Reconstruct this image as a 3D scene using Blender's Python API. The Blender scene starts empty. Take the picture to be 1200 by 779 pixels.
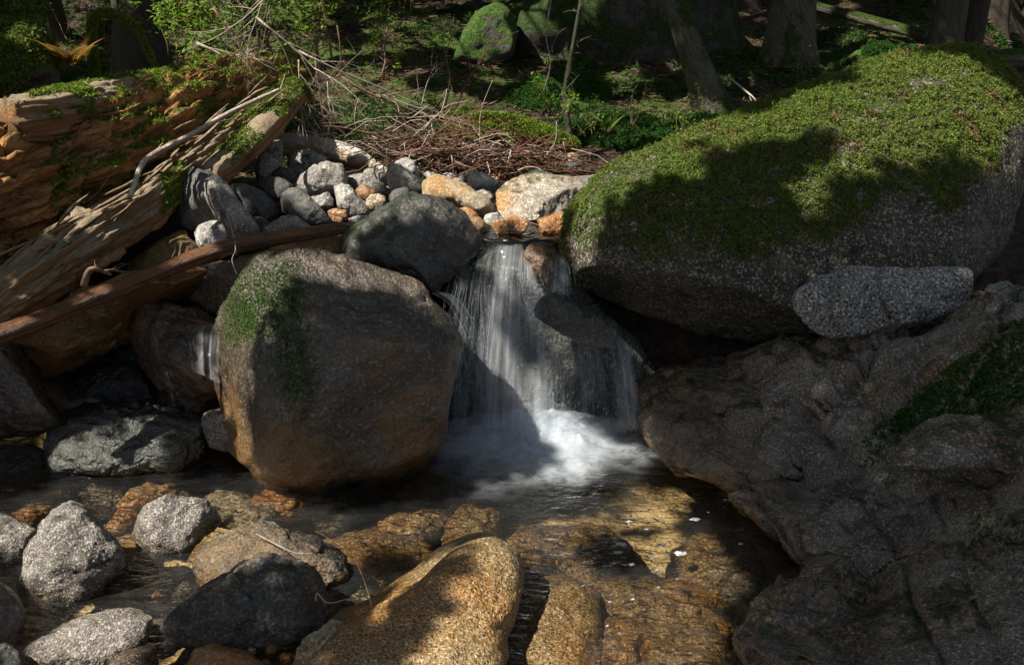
import bpy, bmesh, math, random
import numpy as np
from mathutils import Vector, Matrix
PI = math.pi
random.seed(7); RNG = np.random.default_rng(7)
sc = bpy.context.scene
COL = sc.collection

# ------------------------------------------------------------------ camera, sky, sun, exposure
CAMZ, PITCH, FPX = 1.6, math.radians(18), 1039.0
cam_d = bpy.data.cameras.new('camera'); cam = bpy.data.objects.new('camera', cam_d); COL.objects.link(cam)
cam.location = (0, 0, CAMZ); cam.rotation_euler = (math.radians(90) - PITCH, 0, 0)
cam_d.sensor_width = 36; cam_d.lens = FPX / 1200 * 36; cam_d.clip_start = 0.05; cam_d.clip_end = 500
sc.camera = cam
SUN_DIR = Vector((-0.55, -0.27, 0.79)).normalized()          # towards the sun
w = bpy.data.worlds.new('World'); sc.world = w; w.use_nodes = True
nt = w.node_tree; bg = nt.nodes['Background']; sky = nt.nodes.new('ShaderNodeTexSky')
sky.sky_type = 'NISHITA'; sky.sun_disc = False
sky.sun_elevation = math.asin(SUN_DIR.z); sky.sun_rotation = math.atan2(SUN_DIR.x, SUN_DIR.y)
hs = nt.nodes.new('ShaderNodeHueSaturation'); hs.inputs['Saturation'].default_value = 0.60
nt.links.new(sky.outputs[0], hs.inputs['Color']); nt.links.new(hs.outputs[0], bg.inputs[0]); bg.inputs[1].default_value = 0.054
sd = bpy.data.lights.new('sun', 'SUN'); sd.energy = 5.0; sd.angle = math.radians(0.5); sd.color = (1.0, 0.93, 0.82)
sun = bpy.data.objects.new('sun', sd); COL.objects.link(sun)
sun.rotation_euler = SUN_DIR.to_track_quat('Z', 'Y').to_euler(); sun.location = (-6, 6, 12)
sc.view_settings.view_transform = 'Standard'; sc.view_settings.look = 'None'
sc.view_settings.exposure = 0.92; sc.view_settings.gamma = 1.0
sc.render.engine = 'CYCLES'
sc.cycles.max_bounces = 7; sc.cycles.diffuse_bounces = 3; sc.cycles.glossy_bounces = 3
sc.cycles.transparent_max_bounces = 24; sc.cycles.transmission_bounces = 4
sc.cycles.caustics_reflective = False; sc.cycles.caustics_refractive = False
sc.cycles.use_denoising = True; sc.cycles.denoising_prefilter = 'ACCURATE'
sc.cycles.sample_clamp_indirect = 2.5; sc.cycles.sample_clamp_direct = 6.0

# ------------------------------------------------------------------ measuring helpers (photo pixels, 1200 wide)
cp, sp = math.cos(PITCH), math.sin(PITCH)
def ray(px, py):
    """direction with y-component 1 for a photo pixel"""
    a = (np.asarray(px, float) - 600) / FPX; b = (389.5 - np.asarray(py, float)) / FPX
    dy = cp + b * sp; dz = -sp + b * cp
    return a / dy, dz / dy
def P3(px, py, Y):
    a, b = ray(px, py); Y = np.asarray(Y, float)
    return np.stack([a * Y, Y + 0 * a, CAMZ + b * Y], -1)
def Yz(py, z=0.0):
    """depth at which a pixel row meets the level z"""
    _, b = ray(600, py); return float((z - CAMZ) / b)
def proj(p):
    p = np.asarray(p, float); x, y, z = p[..., 0], p[..., 1], p[..., 2] - CAMZ
    d = y * cp - z * sp; u = y * sp + z * cp
    d = np.where(np.abs(d) < 1e-6, 1e-6, d)
    return 600 + FPX * x / d, 389.5 - FPX * u / d, d
def inpoly(px, py, poly):
    ins = np.zeros(np.shape(px), bool); n = len(poly); j = n - 1
    for i in range(n):
        xi, yi = poly[i]; xj, yj = poly[j]
        c = ((yi > py) != (yj > py)) & (px < (xj - xi) * (py - yi) / ((yj - yi) or 1e-9) + xi)
        ins ^= c; j = i
    return ins
def q(ox, oy, s, pts): return [(ox + a / s, oy + b / s) for a, b in pts]
def ell(cx, cy, rx, ry, rot=0, n=14):
    c, s = math.cos(math.radians(rot)), math.sin(math.radians(rot))
    return [(cx + rx * math.cos(t) * c - ry * math.sin(t) * s, cy + rx * math.cos(t) * s + ry * math.sin(t) * c)
            for t in np.linspace(0, 2 * PI, n, endpoint=False)]

# ------------------------------------------------------------------ numpy noise
_perm = RNG.permutation(256); _perm = np.concatenate([_perm, _perm, _perm])
_grad = RNG.normal(size=(256, 3)); _grad /= np.linalg.norm(_grad, axis=1)[:, None]
def perlin(p):
    i = np.floor(p).astype(int); f = p - i; i &= 255
    u = f * f * f * (f * (f * 6 - 15) + 10); r = 0
    for dx in (0, 1):
        for dy in (0, 1):
            for dz in (0, 1):
                h = _perm[_perm[_perm[(i[:, 0] + dx) & 255] + ((i[:, 1] + dy) & 255)] + ((i[:, 2] + dz) & 255)]
                g = _grad[h]; d = f - np.array([dx, dy, dz])
                ww = (u[:, 0] if dx else 1 - u[:, 0]) * (u[:, 1] if dy else 1 - u[:, 1]) * (u[:, 2] if dz else 1 - u[:, 2])
                r = r + ww * (g * d).sum(1)
    return r * 1.6
def fbm(p, oc=4, s=1.0, off=0.0, rough=.5):
    r = 0; a = 1.0; p = np.asarray(p, float) * s + off
    for k in range(oc): r = r + a * perlin(p + 17.3 * k); a *= rough; p = p * 2.03
    return r
def ridged(p, oc=3, s=1.0, off=0.0):
    r = 0; a = 1.0; p = np.asarray(p, float) * s + off
    for k in range(oc): r = r + a * (1 - np.abs(perlin(p + 9.1 * k)) * 2); a *= .5; p = p * 2.1
    return r
def sstep(a, b, x):
    t = np.clip((x - a) / (b - a), 0, 1); return t * t * (3 - 2 * t)

def cells(p, s=1.0, seed=0.0, jit=.9):
    """voronoi plates: returns a planar offset per plate (-1..1) and the distance to the plate's edge"""
    p = np.asarray(p, float) * s + seed * 3.1; ip = np.floor(p).astype(int); best = np.full(len(p), 1e9); sec = best.copy(); cid = np.zeros(len(p), int); dv = np.zeros((len(p), 3))
    for dx in (-1, 0, 1):
        for dy in (-1, 0, 1):
            for dz in (-1, 0, 1):
                c = ip + [dx, dy, dz]; h = _perm[_perm[_perm[c[:, 0] & 255] + (c[:, 1] & 255)] + (c[:, 2] & 255)]
                d = p - (c + .5 + _grad[h] * .5 * jit); q_ = (d * d).sum(1); n = q_ < best
                sec = np.where(n, best, np.minimum(sec, q_)); best = np.where(n, q_, best); cid = np.where(n, h, cid); dv = np.where(n[:, None], d, dv)
    return (dv * _grad[(cid * 7 + 3) & 255]).sum(1) + .35 * (cid / 255 - .5), np.sqrt(sec) - np.sqrt(best)
# ------------------------------------------------------------------ mesh helpers
def mkobj(name, V, F, mat, parent=None, smooth=True, uv=None, fade=None, origin=None, attr='fade'):
    V = np.asarray(V, np.float32); F = np.asarray(F, np.int32)
    if origin is None: origin = (0, 0, 0) if parent is not None else (float(V[:, 0].mean()), float(V[:, 1].mean()), float(V[:, 2].min()))
    if parent is not None: origin = tuple(parent.location)
    me = bpy.data.meshes.new(name)
    k = F.shape[1]
    me.vertices.add(len(V)); me.vertices.foreach_set('co', (V - np.array(origin, np.float32)).ravel())
    me.loops.add(F.size); me.loops.foreach_set('vertex_index', F.ravel())
    me.polygons.add(len(F)); me.polygons.foreach_set('loop_start', np.arange(0, F.size, k, dtype=np.int32))
    me.polygons.foreach_set('loop_total', np.full(len(F), k, np.int32))
    if smooth: me.polygons.foreach_set('use_smooth', np.ones(len(F), bool))
    if uv is not None:
        l = me.uv_layers.new(name='UVMap'); l.data.foreach_set('uv', np.asarray(uv, np.float32)[F.ravel()].ravel())
    if fade is not None:
        a = me.attributes.new(attr, 'FLOAT', 'POINT'); a.data.foreach_set('value', np.asarray(fade, np.float32))
    me.materials.append(mat); me.update(calc_edges=True); me.validate()
    o = bpy.data.objects.new(name, me); COL.objects.link(o); o.location = origin
    if parent is not None:
        o.parent = parent; o.location = (0, 0, 0)
    return o
def tag(o, label, cat, group=None, kind=None):
    if label: o['label'] = label
    if cat: o['category'] = cat
    if group: o['group'] = group
    if kind: o['kind'] = kind
    return o
def empty(name, loc, label, cat, group=None, kind=None):
    o = bpy.data.objects.new(name, None); COL.objects.link(o); o.location = [float(v) for v in loc]
    o.empty_display_size = .1
    return tag(o, label, cat, group, kind)
class MB:
    def __init__(s): s.V = []; s.F = []; s.U = []; s.n = 0
    def add(s, V, F, U=None):
        if len(F) == 0: return
        s.V.append(V); s.F.append(np.asarray(F) + s.n); s.U.append(U if U is not None else np.zeros((len(V), 2))); s.n += len(V)
    def build(s, name, mat, parent=None, **k):
        return mkobj(name, np.concatenate(s.V), np.concatenate(s.F), mat, parent, uv=np.concatenate(s.U), **k)
def smooth_path(pts, n):
    pts = np.asarray(pts, float); m = len(pts)
    if m == 2: t = np.linspace(0, 1, n)[:, None]; return pts[0] * (1 - t) + pts[1] * t
    e = np.concatenate([[2 * pts[0] - pts[1]], pts, [2 * pts[-1] - pts[-2]]]); out = []
    for t in np.linspace(0, m - 1 - 1e-6, n):
        i = int(t); f = t - i; a, b, c, d = e[i:i + 4]
        out.append(.5 * ((2 * b) + (-a + c) * f + (2 * a - 5 * b + 4 * c - d) * f * f + (-a + 3 * b - 3 * c + d) * f ** 3))
    return np.array(out)
def tube(path, rad, sides=6, cap=True):
    """tube along a path; returns V, quad F, UV (metres along, metres round)"""
    path = np.asarray(path, float); n = len(path); rad = np.broadcast_to(np.asarray(rad, float), (n,))
    T = np.gradient(path, axis=0); T /= np.linalg.norm(T, axis=1)[:, None] + 1e-9
    up = np.array([0, 0, 1.0]) if abs(T[:, 2]).mean() < .8 else np.array([0, 1.0, 0])
    A = np.cross(T, up); A /= np.linalg.norm(A, axis=1)[:, None] + 1e-9; B = np.cross(A, T)
    t = np.linspace(0, 2 * PI, sides, endpoint=False)
    V = path[:, None, :] + rad[:, None, None] * (np.cos(t)[None, :, None] * A[:, None, :] + np.sin(t)[None, :, None] * B[:, None, :])
    L = np.concatenate([[0], np.cumsum(np.linalg.norm(np.diff(path, axis=0), axis=1))])
    U = np.stack([np.broadcast_to(L[:, None], (n, sides)), (t[None, :] / (2 * PI)) * 2 * PI * max(rad.max(), 1e-4) + 0 * L[:, None]], -1)
    i = np.arange(n - 1)[:, None] * sides; j = np.arange(sides)[None, :]; j2 = (j + 1) % sides
    F = np.stack([i + j, i + sides + j, i + sides + j2, i + j2], -1).reshape(-1, 4)
    V = V.reshape(-1, 3); U = U.reshape(-1, 2)
    if cap:
        V = np.concatenate([V, path[:1], path[-1:]]); U = np.concatenate([U, [[0, 0]], [[L[-1], 0]]]); c0, c1 = n * sides, n * sides + 1
        j = np.arange(sides); j2 = (j + 1) % sides
        F = np.concatenate([F, np.stack([np.full(sides, c0), j2, j, j], -1)[:, [0, 1, 2, 2]] if False else np.stack([np.full(sides, c0), j2, j, np.full(sides, c0)], -1)[:0],
                            ])
        F = np.concatenate([F, np.array([[c0, j[k - 1], j[k], j2[k]] for k in range(0, sides, 2)]),
                            np.array([[c1, (n - 1) * sides + j2[k], (n - 1) * sides + j[k], (n - 1) * sides + j[k - 1]] for k in range(0, sides, 2)])])
    return V, F, U
def unit(v): return v / (np.linalg.norm(v, axis=-1, keepdims=True) + 1e-9)
def leaves(Pb, D, L, Wd, side=None, fold=0.15):
    n = len(Pb); D = unit(D)
    if side is None: side = RNG.normal(size=(n, 3))
    S = unit(np.cross(D, side)); Nn = np.cross(S, D)
    L = np.broadcast_to(L, (n,))[:, None]; Wd = np.broadcast_to(Wd, (n,))[:, None]
    m = Pb + D * L * .45 + Nn * Wd * fold
    V = np.stack([Pb, m + S * Wd * .5, Pb + D * L, m - S * Wd * .5], 1).reshape(-1, 3)
    F = np.arange(4 * n).reshape(n, 4)
    return V, F
def sample_mesh(o, n):
    """random surface points with normals, from a mesh object in world space"""
    me = o.data; V = np.empty(len(me.vertices) * 3); me.vertices.foreach_get('co', V); V = V.reshape(-1, 3) + np.array(o.location if o.parent is None else o.parent.location)
    me.calc_loop_triangles(); T = np.empty(len(me.loop_triangles) * 3, np.int32); me.loop_triangles.foreach_get('vertices', T); T = T.reshape(-1, 3)
    a, b, c = V[T[:, 0]], V[T[:, 1]], V[T[:, 2]]; cr = np.cross(b - a, c - a); ar = np.linalg.norm(cr, axis=1)
    k = RNG.choice(len(T), n, p=ar / ar.sum()); r1 = np.sqrt(RNG.random(n))[:, None]; r2 = RNG.random(n)[:, None]
    return a[k] * (1 - r1) + b[k] * r1 * (1 - r2) + c[k] * r1 * r2, cr[k] / (ar[k][:, None] + 1e-12)

# ------------------------------------------------------------------ node helpers and materials
def newmat(name):
    m = bpy.data.materials.new(name); m.use_nodes = True; m.node_tree.nodes.clear(); return m, m.node_tree
def N(nt, t, ins=None, **props):
    n = nt.nodes.new(t)
    for k, v in props.items(): setattr(n, k, v)
    for k, v in (ins or {}).items():
        s = n.inputs[k]
        if isinstance(v, bpy.types.NodeSocket): nt.links.new(v, s)
        elif isinstance(v, tuple) and len(v) == 3 and s.type == 'RGBA': s.default_value = (*v, 1)
        else: s.default_value = v
    return n
def noise(nt, vec, scale, detail=4, rough=.55, dist=0.0):
    return N(nt, 'ShaderNodeTexNoise', {'Vector': vec, 'Scale': scale, 'Detail': detail, 'Roughness': rough, 'Distortion': dist}).outputs[0]
def mrange(nt, v, a, b, c=0.0, d=1.0, smooth=True):
    n = N(nt, 'ShaderNodeMapRange', {0: v, 1: a, 2: b, 3: c, 4: d}, interpolation_type='SMOOTHSTEP' if smooth else 'LINEAR'); return n.outputs[0]
def mix(nt, f, a, b, bt='MIX'):
    n = N(nt, 'ShaderNodeMix', data_type='RGBA', blend_type=bt)
    for k, v in ((0, f), (6, a), (7, b)):
        s = n.inputs[k]
        if isinstance(v, bpy.types.NodeSocket): nt.links.new(v, s)
        elif isinstance(v, tuple): s.default_value = (*v, 1)
        else: s.default_value = v
    return n.outputs[2]
def math_(nt, op, a, b=0.0, clamp=False):
    n = N(nt, 'ShaderNodeMath', {0: a, 1: b}, operation=op); n.use_clamp = clamp; return n.outputs[0]
def out(nt, s): nt.links.new(s, N(nt, 'ShaderNodeOutputMaterial').inputs[0])
def objcoord(nt):
    tc = N(nt, 'ShaderNodeTexCoord').outputs['Object']; r = N(nt, 'ShaderNodeObjectInfo').outputs['Random']
    r = math_(nt, 'MULTIPLY', r, 37.0)
    return N(nt, 'ShaderNodeVectorMath', {0: tc, 1: r}, operation='ADD').outputs[0]

def rock_mat(name, c1, c2, dark=(.02, .018, .015), light=None, speck=.5, grain=110, stain=None, stain_amt=.0, stain_col=(.30, .12, .03),
             wet=0.0, moss=0.0, moss_col=(.045, .085, .012), bump=.6, streak=0.0, lichen=0.0, waterline=True, crack=.5, low=0.0, seep=False):
    crack = crack * .3
    m, nt = newmat(name); co = objcoord(nt); geo = N(nt, 'ShaderNodeNewGeometry'); pos = geo.outputs['Position']
    sx = N(nt, 'ShaderNodeSeparateXYZ', {0: geo.outputs['Normal']}).outputs[2]
    pz = N(nt, 'ShaderNodeSeparateXYZ', {0: pos}).outputs[2]
    n1 = noise(nt, co, 5, 6, .6); n2 = noise(nt, co, 1.7, 5, .6, .6); n3 = noise(nt, co, 22, 5, .65)
    col = mix(nt, mrange(nt, n1, .35, .68), c1, c2)
    col = mix(nt, mrange(nt, n3, .3, .75, .0, .55), col, dark)
    if stain_amt > 0:
        sm = mrange(nt, math_(nt, 'ADD', math_(nt, 'ADD', n2, mrange(nt, pz, .02, .45, low, 0)), math_(nt, 'MULTIPLY', n3, .25)), .80 - .5 * stain_amt, 1.0 - .5 * stain_amt)
        col = mix(nt, math_(nt, 'MULTIPLY', sm, .9), col, stain_col)
    se = 0.0
    if seep:      # brown seepage where water runs over the rock beside the fall
        px_ = N(nt, 'ShaderNodeSeparateXYZ', {0: pos}).outputs[0]; se = mrange(nt, math_(nt, 'ADD', px_, math_(nt, 'MULTIPLY', n2, .9)), 1.10, 1.50, 1, 0)
        col = mix(nt, math_(nt, 'MULTIPLY', se, .85), col, mix(nt, mrange(nt, n3, .35, .62), (.022, .014, .009), (.20, .105, .038)))
    # granite grains
    g1 = noise(nt, co, grain, 2, .6); g2 = noise(nt, N(nt, 'ShaderNodeVectorMath', {0: co, 1: (5.2, 1.3, 9.1)}, operation='ADD').outputs[0], grain * .8, 2, .6)
    col = mix(nt, math_(nt, 'MULTIPLY', mrange(nt, g1, .52, .60, 0, min(1, speck * 1.25)), math_(nt, 'SUBTRACT', 1.0, math_(nt, 'MULTIPLY', se, .5))), col, dark)
    lt = light or tuple(min(1, c * 1.9 + .05) for c in c2)
    col = mix(nt, math_(nt, 'MULTIPLY', mrange(nt, g2, .55, .63, 0, speck), math_(nt, 'SUBTRACT', 1.0, math_(nt, 'MULTIPLY', se, .5))), col, lt)
    if lichen > 0:
        lm = mrange(nt, noise(nt, co, 9, 6, .7, .4), .60 - .15 * lichen, .66 - .1 * lichen)
        col = mix(nt, math_(nt, 'MULTIPLY', lm, .7), col, (.012, .014, .010))
    if streak > 0:
        mp = N(nt, 'ShaderNodeMapping', {'Vector': co, 'Scale': (1, 1, .12), 'Rotation': (0, .35, 0)}).outputs[0]
        stn = noise(nt, mp, 14, 5, .65); col = mix(nt, mrange(nt, stn, .45, .7, 0, streak), col, dark)
    vc = N(nt, 'ShaderNodeTexVoronoi', {'Vector': N(nt, 'ShaderNodeVectorMath', {0: co, 1: N(nt, 'ShaderNodeTexNoise', {'Vector': co, 'Scale': 3.0, 'Detail': 4.0}).outputs[1]}, operation='ADD').outputs[0], 'Scale': 2.6}, feature='DISTANCE_TO_EDGE').outputs[0]
    cr = mrange(nt, vc, .0, .02, 1, 0)
    rough = mrange(nt, n3, .3, .7, .62 - .45 * wet, .88 - .5 * wet)
    if seep: rough = N(nt, 'ShaderNodeMix', {0: se, 2: .72, 3: .14}).outputs[0]
    if waterline:
        wl = mrange(nt, math_(nt, 'ADD', pz, math_(nt, 'MULTIPLY', n1, .10)), .055, .13, 1, 0)
        col = mix(nt, wl, col, mix(nt, 1.0, col, (.62, .56, .48), 'MULTIPLY'))
        rough = N(nt, 'ShaderNodeMix', {0: wl, 2: rough, 3: .16}).outputs[0]
    if moss > 0:
        mm = mrange(nt, math_(nt, 'ADD', math_(nt, 'ADD', math_(nt, 'MULTIPLY', sx, .35), n2), math_(nt, 'MULTIPLY', n3, .35)), 1.05 - .45 * moss, 1.17 - .45 * moss)
        mc = mix(nt, mrange(nt, noise(nt, co, 45, 4), .3, .7), tuple(c * .45 for c in moss_col), tuple(c * 1.5 for c in moss_col))
        col = mix(nt, mm, col, mc); rough = N(nt, 'ShaderNodeMix', {0: mm, 2: rough, 3: .95}).outputs[0]
    h = math_(nt, 'ADD', math_(nt, 'MULTIPLY', n3, .9), math_(nt, 'MULTIPLY', g1, .28))
    h = math_(nt, 'ADD', h, math_(nt, 'MULTIPLY', noise(nt, co, 60, 4, .7), .5))
    h = math_(nt, 'SUBTRACT', h, math_(nt, 'MULTIPLY', cr, .5 * crack))
    if moss > 0: h = math_(nt, 'ADD', h, math_(nt, 'MULTIPLY', mm, math_(nt, 'MULTIPLY', noise(nt, co, 85, 3), 1.6)))
    bp = N(nt, 'ShaderNodeBump', {'Strength': bump, 'Distance': .015, 'Height': h}).outputs[0]
    b = N(nt, 'ShaderNodeBsdfPrincipled', {'Base Color': col, 'Roughness': rough, 'Normal': bp, 'Specular IOR Level': .35 + .35 * wet})
    if seep: nt.links.new(math_(nt, 'MULTIPLY', se, .9), b.inputs['Coat Weight'])
    if wet > .3:
        if not seep: b.inputs['Coat Weight'].default_value = .8 * wet
        b.inputs['Coat Roughness'].default_value = .08; nt.links.new(bp, b.inputs['Coat Normal'])
    out(nt, b.outputs[0]); return m

def wood_mat(name, c1, c2, dark, wet=0.0, moss=0.0, top=None, bump=.8, gs=9.0, cubes=0.0, moss_col=(.10, .16, .02)):
    m, nt = newmat(name); uv = N(nt, 'ShaderNodeTexCoord').outputs['UV']; geo = N(nt, 'ShaderNodeNewGeometry'); co = objcoord(nt)
    nz = N(nt, 'ShaderNodeSeparateXYZ', {0: geo.outputs['Normal']}).outputs[2]
    mp = N(nt, 'ShaderNodeMapping', {'Vector': uv, 'Scale': (1.3, gs, 1)}).outputs[0]
    g = noise(nt, mp, 5, 8, .68, .5); g2 = noise(nt, mp, 22, 5, .65, .3); b1 = noise(nt, co, 4, 6, .6)
    col = mix(nt, mrange(nt, g, .32, .66), c1, c2); col = mix(nt, mrange(nt, g2, .5, .7, 0, .75), col, dark)
    col = mix(nt, mrange(nt, b1, .5, .72, 0, .65), col, dark)
    if top:
        t = mrange(nt, math_(nt, 'ADD', nz, math_(nt, 'MULTIPLY', b1, .8)), .55, 1.0)
        col = mix(nt, t, col, mix(nt, mrange(nt, g2, .4, .7), top, tuple(c * .4 for c in top)))
    h = math_(nt, 'ADD', math_(nt, 'MULTIPLY', g, 1.2), math_(nt, 'MULTIPLY', g2, .6))
    if cubes > 0:
        mpc = N(nt, 'ShaderNodeMapping', {'Vector': uv, 'Scale': (.55, 1.5, 1)}).outputs[0]
        dv = N(nt, 'ShaderNodeVectorMath', {0: mpc, 1: N(nt, 'ShaderNodeVectorMath', {0: N(nt, 'ShaderNodeTexNoise', {'Vector': co, 'Scale': 5.0}).outputs[1], 1: (.4, .4, 0)}, operation='MULTIPLY').outputs[0]}, operation='ADD').outputs[0]
        v = N(nt, 'ShaderNodeTexVoronoi', {'Vector': dv, 'Scale': 11.0}, feature='DISTANCE_TO_EDGE').outputs[0]
        e = mrange(nt, v, 0, .07, 1, 0); col = mix(nt, math_(nt, 'MULTIPLY', e, cubes), col, tuple(c * .3 for c in dark)); h = math_(nt, 'SUBTRACT', h, math_(nt, 'MULTIPLY', e, 1.5 * cubes))
    rough = mrange(nt, g, .3, .7, .85 - .75 * wet, .95 - .7 * wet)
    if moss > 0:
        mm = mrange(nt, math_(nt, 'ADD', math_(nt, 'MULTIPLY', nz, .4), noise(nt, co, 3.5, 6, .7)), 1.05 - .5 * moss, 1.15 - .5 * moss)
        mc = mix(nt, mrange(nt, noise(nt, co, 60, 4), .3, .7), tuple(c * .35 for c in moss_col), tuple(c * 1.3 for c in moss_col))
        col = mix(nt, mm, col, mc); h = math_(nt, 'ADD', h, math_(nt, 'MULTIPLY', mm, math_(nt, 'MULTIPLY', noise(nt, co, 80, 3), 2)))
    bp = N(nt, 'ShaderNodeBump', {'Strength': bump, 'Distance': .02, 'Height': h}).outputs[0]
    b = N(nt, 'ShaderNodeBsdfPrincipled', {'Base Color': col, 'Roughness': rough, 'Normal': bp, 'Specular IOR Level': .25 + .4 * wet})
    out(nt, b.outputs[0]); return m

def leaf_mat(name, cols, trans=.35, rough=.6):
    m, nt = newmat(name); r = N(nt, 'ShaderNodeNewGeometry').outputs['Random Per Island']
    cr = N(nt, 'ShaderNodeValToRGB', {0: r}); e = cr.color_ramp.elements
    e[0].color = (*cols[0], 1); e[1].color = (*cols[-1], 1)
    for k, c in enumerate(cols[1:-1]): x = e.new((k + 1) / (len(cols) - 1)); x.color = (*c, 1)
    b = N(nt, 'ShaderNodeBsdfPrincipled', {'Base Color': cr.outputs[0], 'Roughness': rough, 'Specular IOR Level': .3})
    t = N(nt, 'ShaderNodeBsdfTranslucent', {'Color': cr.outputs[0]})
    out(nt, N(nt, 'ShaderNodeMixShader', {0: trans, 1: b.outputs[0], 2: t.outputs[0]}).outputs[0]); return m
def plain(name, col, rough=.8):
    m, nt = newmat(name); co = objcoord(nt); c = mix(nt, mrange(nt, noise(nt, co, 30, 4), .3, .7), tuple(x * .6 for x in col), tuple(x * 1.25 for x in col))
    out(nt, N(nt, 'ShaderNodeBsdfPrincipled', {'Base Color': c, 'Roughness': rough}).outputs[0]); return m

M = {}
M['grey'] = rock_mat('grey_granite', (.24, .222, .195), (.40, .37, .325), speck=.35, bump=.7, lichen=.2)
M['pale'] = rock_mat('pale_granite', (.36, .345, .31), (.56, .53, .48), speck=.35, bump=.8, lichen=.45)
M['darkgrey'] = rock_mat('dark_grey_stone', (.07, .068, .064), (.125, .12, .112), speck=.25, bump=.6)
M['tan'] = rock_mat('tan_granite', (.30, .23, .15), (.46, .38, .27), speck=.45, stain_amt=.45, bump=.6)
M['cream'] = rock_mat('cream_stone_with_amber_base', (.30, .24, .16), (.45, .38, .28), speck=.25, stain_amt=.50, stain_col=(.28, .15, .04), bump=.5)
M['amber'] = rock_mat('amber_stone', (.21, .115, .045), (.32, .20, .09), dark=(.05, .03, .014), speck=.35, stain_amt=.5, bump=.6, wet=.35)
M['goldwet'] = rock_mat('wet_golden_brown_rock', (.12, .07, .02), (.20, .12, .035), dark=(.025, .015, .006), speck=.35, stain_amt=.5, stain_col=(.22, .10, .02), wet=.35, bump=.9)
M['bedrock'] = rock_mat('submerged_golden_bedrock', (.13, .092, .048), (.27, .205, .115), dark=(.04, .026, .014), speck=.5, grain=120, stain_amt=.35, stain_col=(.26, .13, .03), bump=.8, lichen=.15)
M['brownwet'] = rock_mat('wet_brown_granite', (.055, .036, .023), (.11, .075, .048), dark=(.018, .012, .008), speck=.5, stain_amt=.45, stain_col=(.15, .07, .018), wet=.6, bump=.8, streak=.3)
M['centre'] = rock_mat('mossy_brown_granite', (.040, .029, .018), (.085, .064, .040), dark=(.022, .015, .010), speck=.6, grain=95, stain_amt=.20, stain_col=(.19, .095, .025), wet=.7, bump=1.0, low=.26)
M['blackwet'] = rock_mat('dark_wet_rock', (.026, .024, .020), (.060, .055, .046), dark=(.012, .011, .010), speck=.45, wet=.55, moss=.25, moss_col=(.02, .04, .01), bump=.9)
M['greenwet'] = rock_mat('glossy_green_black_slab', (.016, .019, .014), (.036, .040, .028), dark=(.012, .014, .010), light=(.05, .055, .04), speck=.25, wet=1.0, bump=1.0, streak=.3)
M['yellow'] = rock_mat('yellow_speckled_granite', (.25, .155, .050), (.38, .26, .11), dark=(.03, .02, .012), speck=.75, grain=150, stain_amt=.40, stain_col=(.34, .15, .02), light=(.55, .45, .28), wet=.65, bump=1.0)
M['greyfg'] = rock_mat('foreground_grey_granite', (.15, .135, .115), (.30, .275, .24), speck=.6, grain=170, bump=1.0, lichen=.25)
M['greenfg'] = rock_mat('greenish_grey_stone', (.045, .043, .038), (.115, .11, .095), speck=.5, stain_amt=.35, stain_col=(.17, .105, .045), wet=.3, bump=1.1, lichen=.3, streak=.3)
M['big'] = rock_mat('big_boulder_granite', (.060, .052, .036), (.125, .108, .08), dark=(.02, .017, .012), speck=.8, grain=105, light=(.34, .31, .25), moss=.25, moss_col=(.05, .08, .012), bump=1.0, lichen=.35)
M['ledge'] = rock_mat('grey_ledge_granite', (.24, .23, .21), (.36, .345, .32), speck=.75, grain=120, bump=1.0)
M['outcrop'] = rock_mat('wet_outcrop_granite', (.11, .097, .075), (.27, .245, .20), dark=(.02, .016, .012), speck=.5, grain=140, stain_amt=.46, stain_col=(.16, .075, .02), wet=.7, moss=.10, moss_col=(.025, .05, .012), bump=1.0, lichen=.3, seep=True)
M['mossrock'] = rock_mat('moss_covered_rock', (.06, .055, .045), (.10, .09, .075), speck=.3, moss=1.0, moss_col=(.05, .10, .012), bump=1.0, waterline=False)
M['mossdark'] = rock_mat('dark_mossy_rock', (.05, .045, .035), (.09, .08, .062), speck=.3, moss=.85, moss_col=(.03, .055, .01), bump=1.0, waterline=False)
M['pointed'] = rock_mat('pointed_tan_and_green_rock', (.30, .27, .22), (.42, .38, .31), speck=.4, stain_amt=.6, stain_col=(.40, .20, .05), moss=.28, moss_col=(.05, .09, .05), bump=.8)

M['rot'] = wood_mat('rotten_rust_brown_wood', (.30, .125, .042), (.52, .28, .11), (.05, .020, .008), cubes=.22, moss=.50, gs=7, bump=1.0)
M['weather'] = wood_mat('weathered_split_wood', (.30, .135, .048), (.46, .27, .13), (.055, .025, .010), top=(.46, .36, .24), moss=.30, gs=18, bump=1.0)
M['bleached'] = wood_mat('bleached_driftwood', (.42, .28, .15), (.60, .48, .34), (.16, .08, .03), top=(.70, .64, .55), gs=8)
M['pole'] = wood_mat('wet_orange_brown_wood', (.06, .024, .010), (.20, .075, .020), (.035, .018, .010), wet=.8, gs=5)
M['stick'] = wood_mat('pale_stick_wood', (.36, .25, .16), (.50, .38, .27), (.15, .09, .05), gs=4, top=(.56, .48, .38))
M['redrot'] = wood_mat('red_rotten_wood', (.22, .075, .025), (.34, .14, .05), (.05, .018, .008), gs=9, bump=1.0, cubes=.3)
M['bark'] = wood_mat('dark_conifer_bark', (.045, .036, .027), (.085, .07, .053), (.018, .014, .010), moss=.35, gs=7, bump=1.0, moss_col=(.035, .06, .012))
M['barkmoss'] = wood_mat('mossy_bark', (.07, .065, .045), (.16, .15, .11), (.02, .018, .012), moss=.95, gs=6, bump=1.0, moss_col=(.05, .085, .012))
M['barkpale'] = wood_mat('pale_grey_bark', (.055, .048, .035), (.11, .10, .075), (.05, .045, .035), moss=.35, gs=6, bump=.9)
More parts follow.
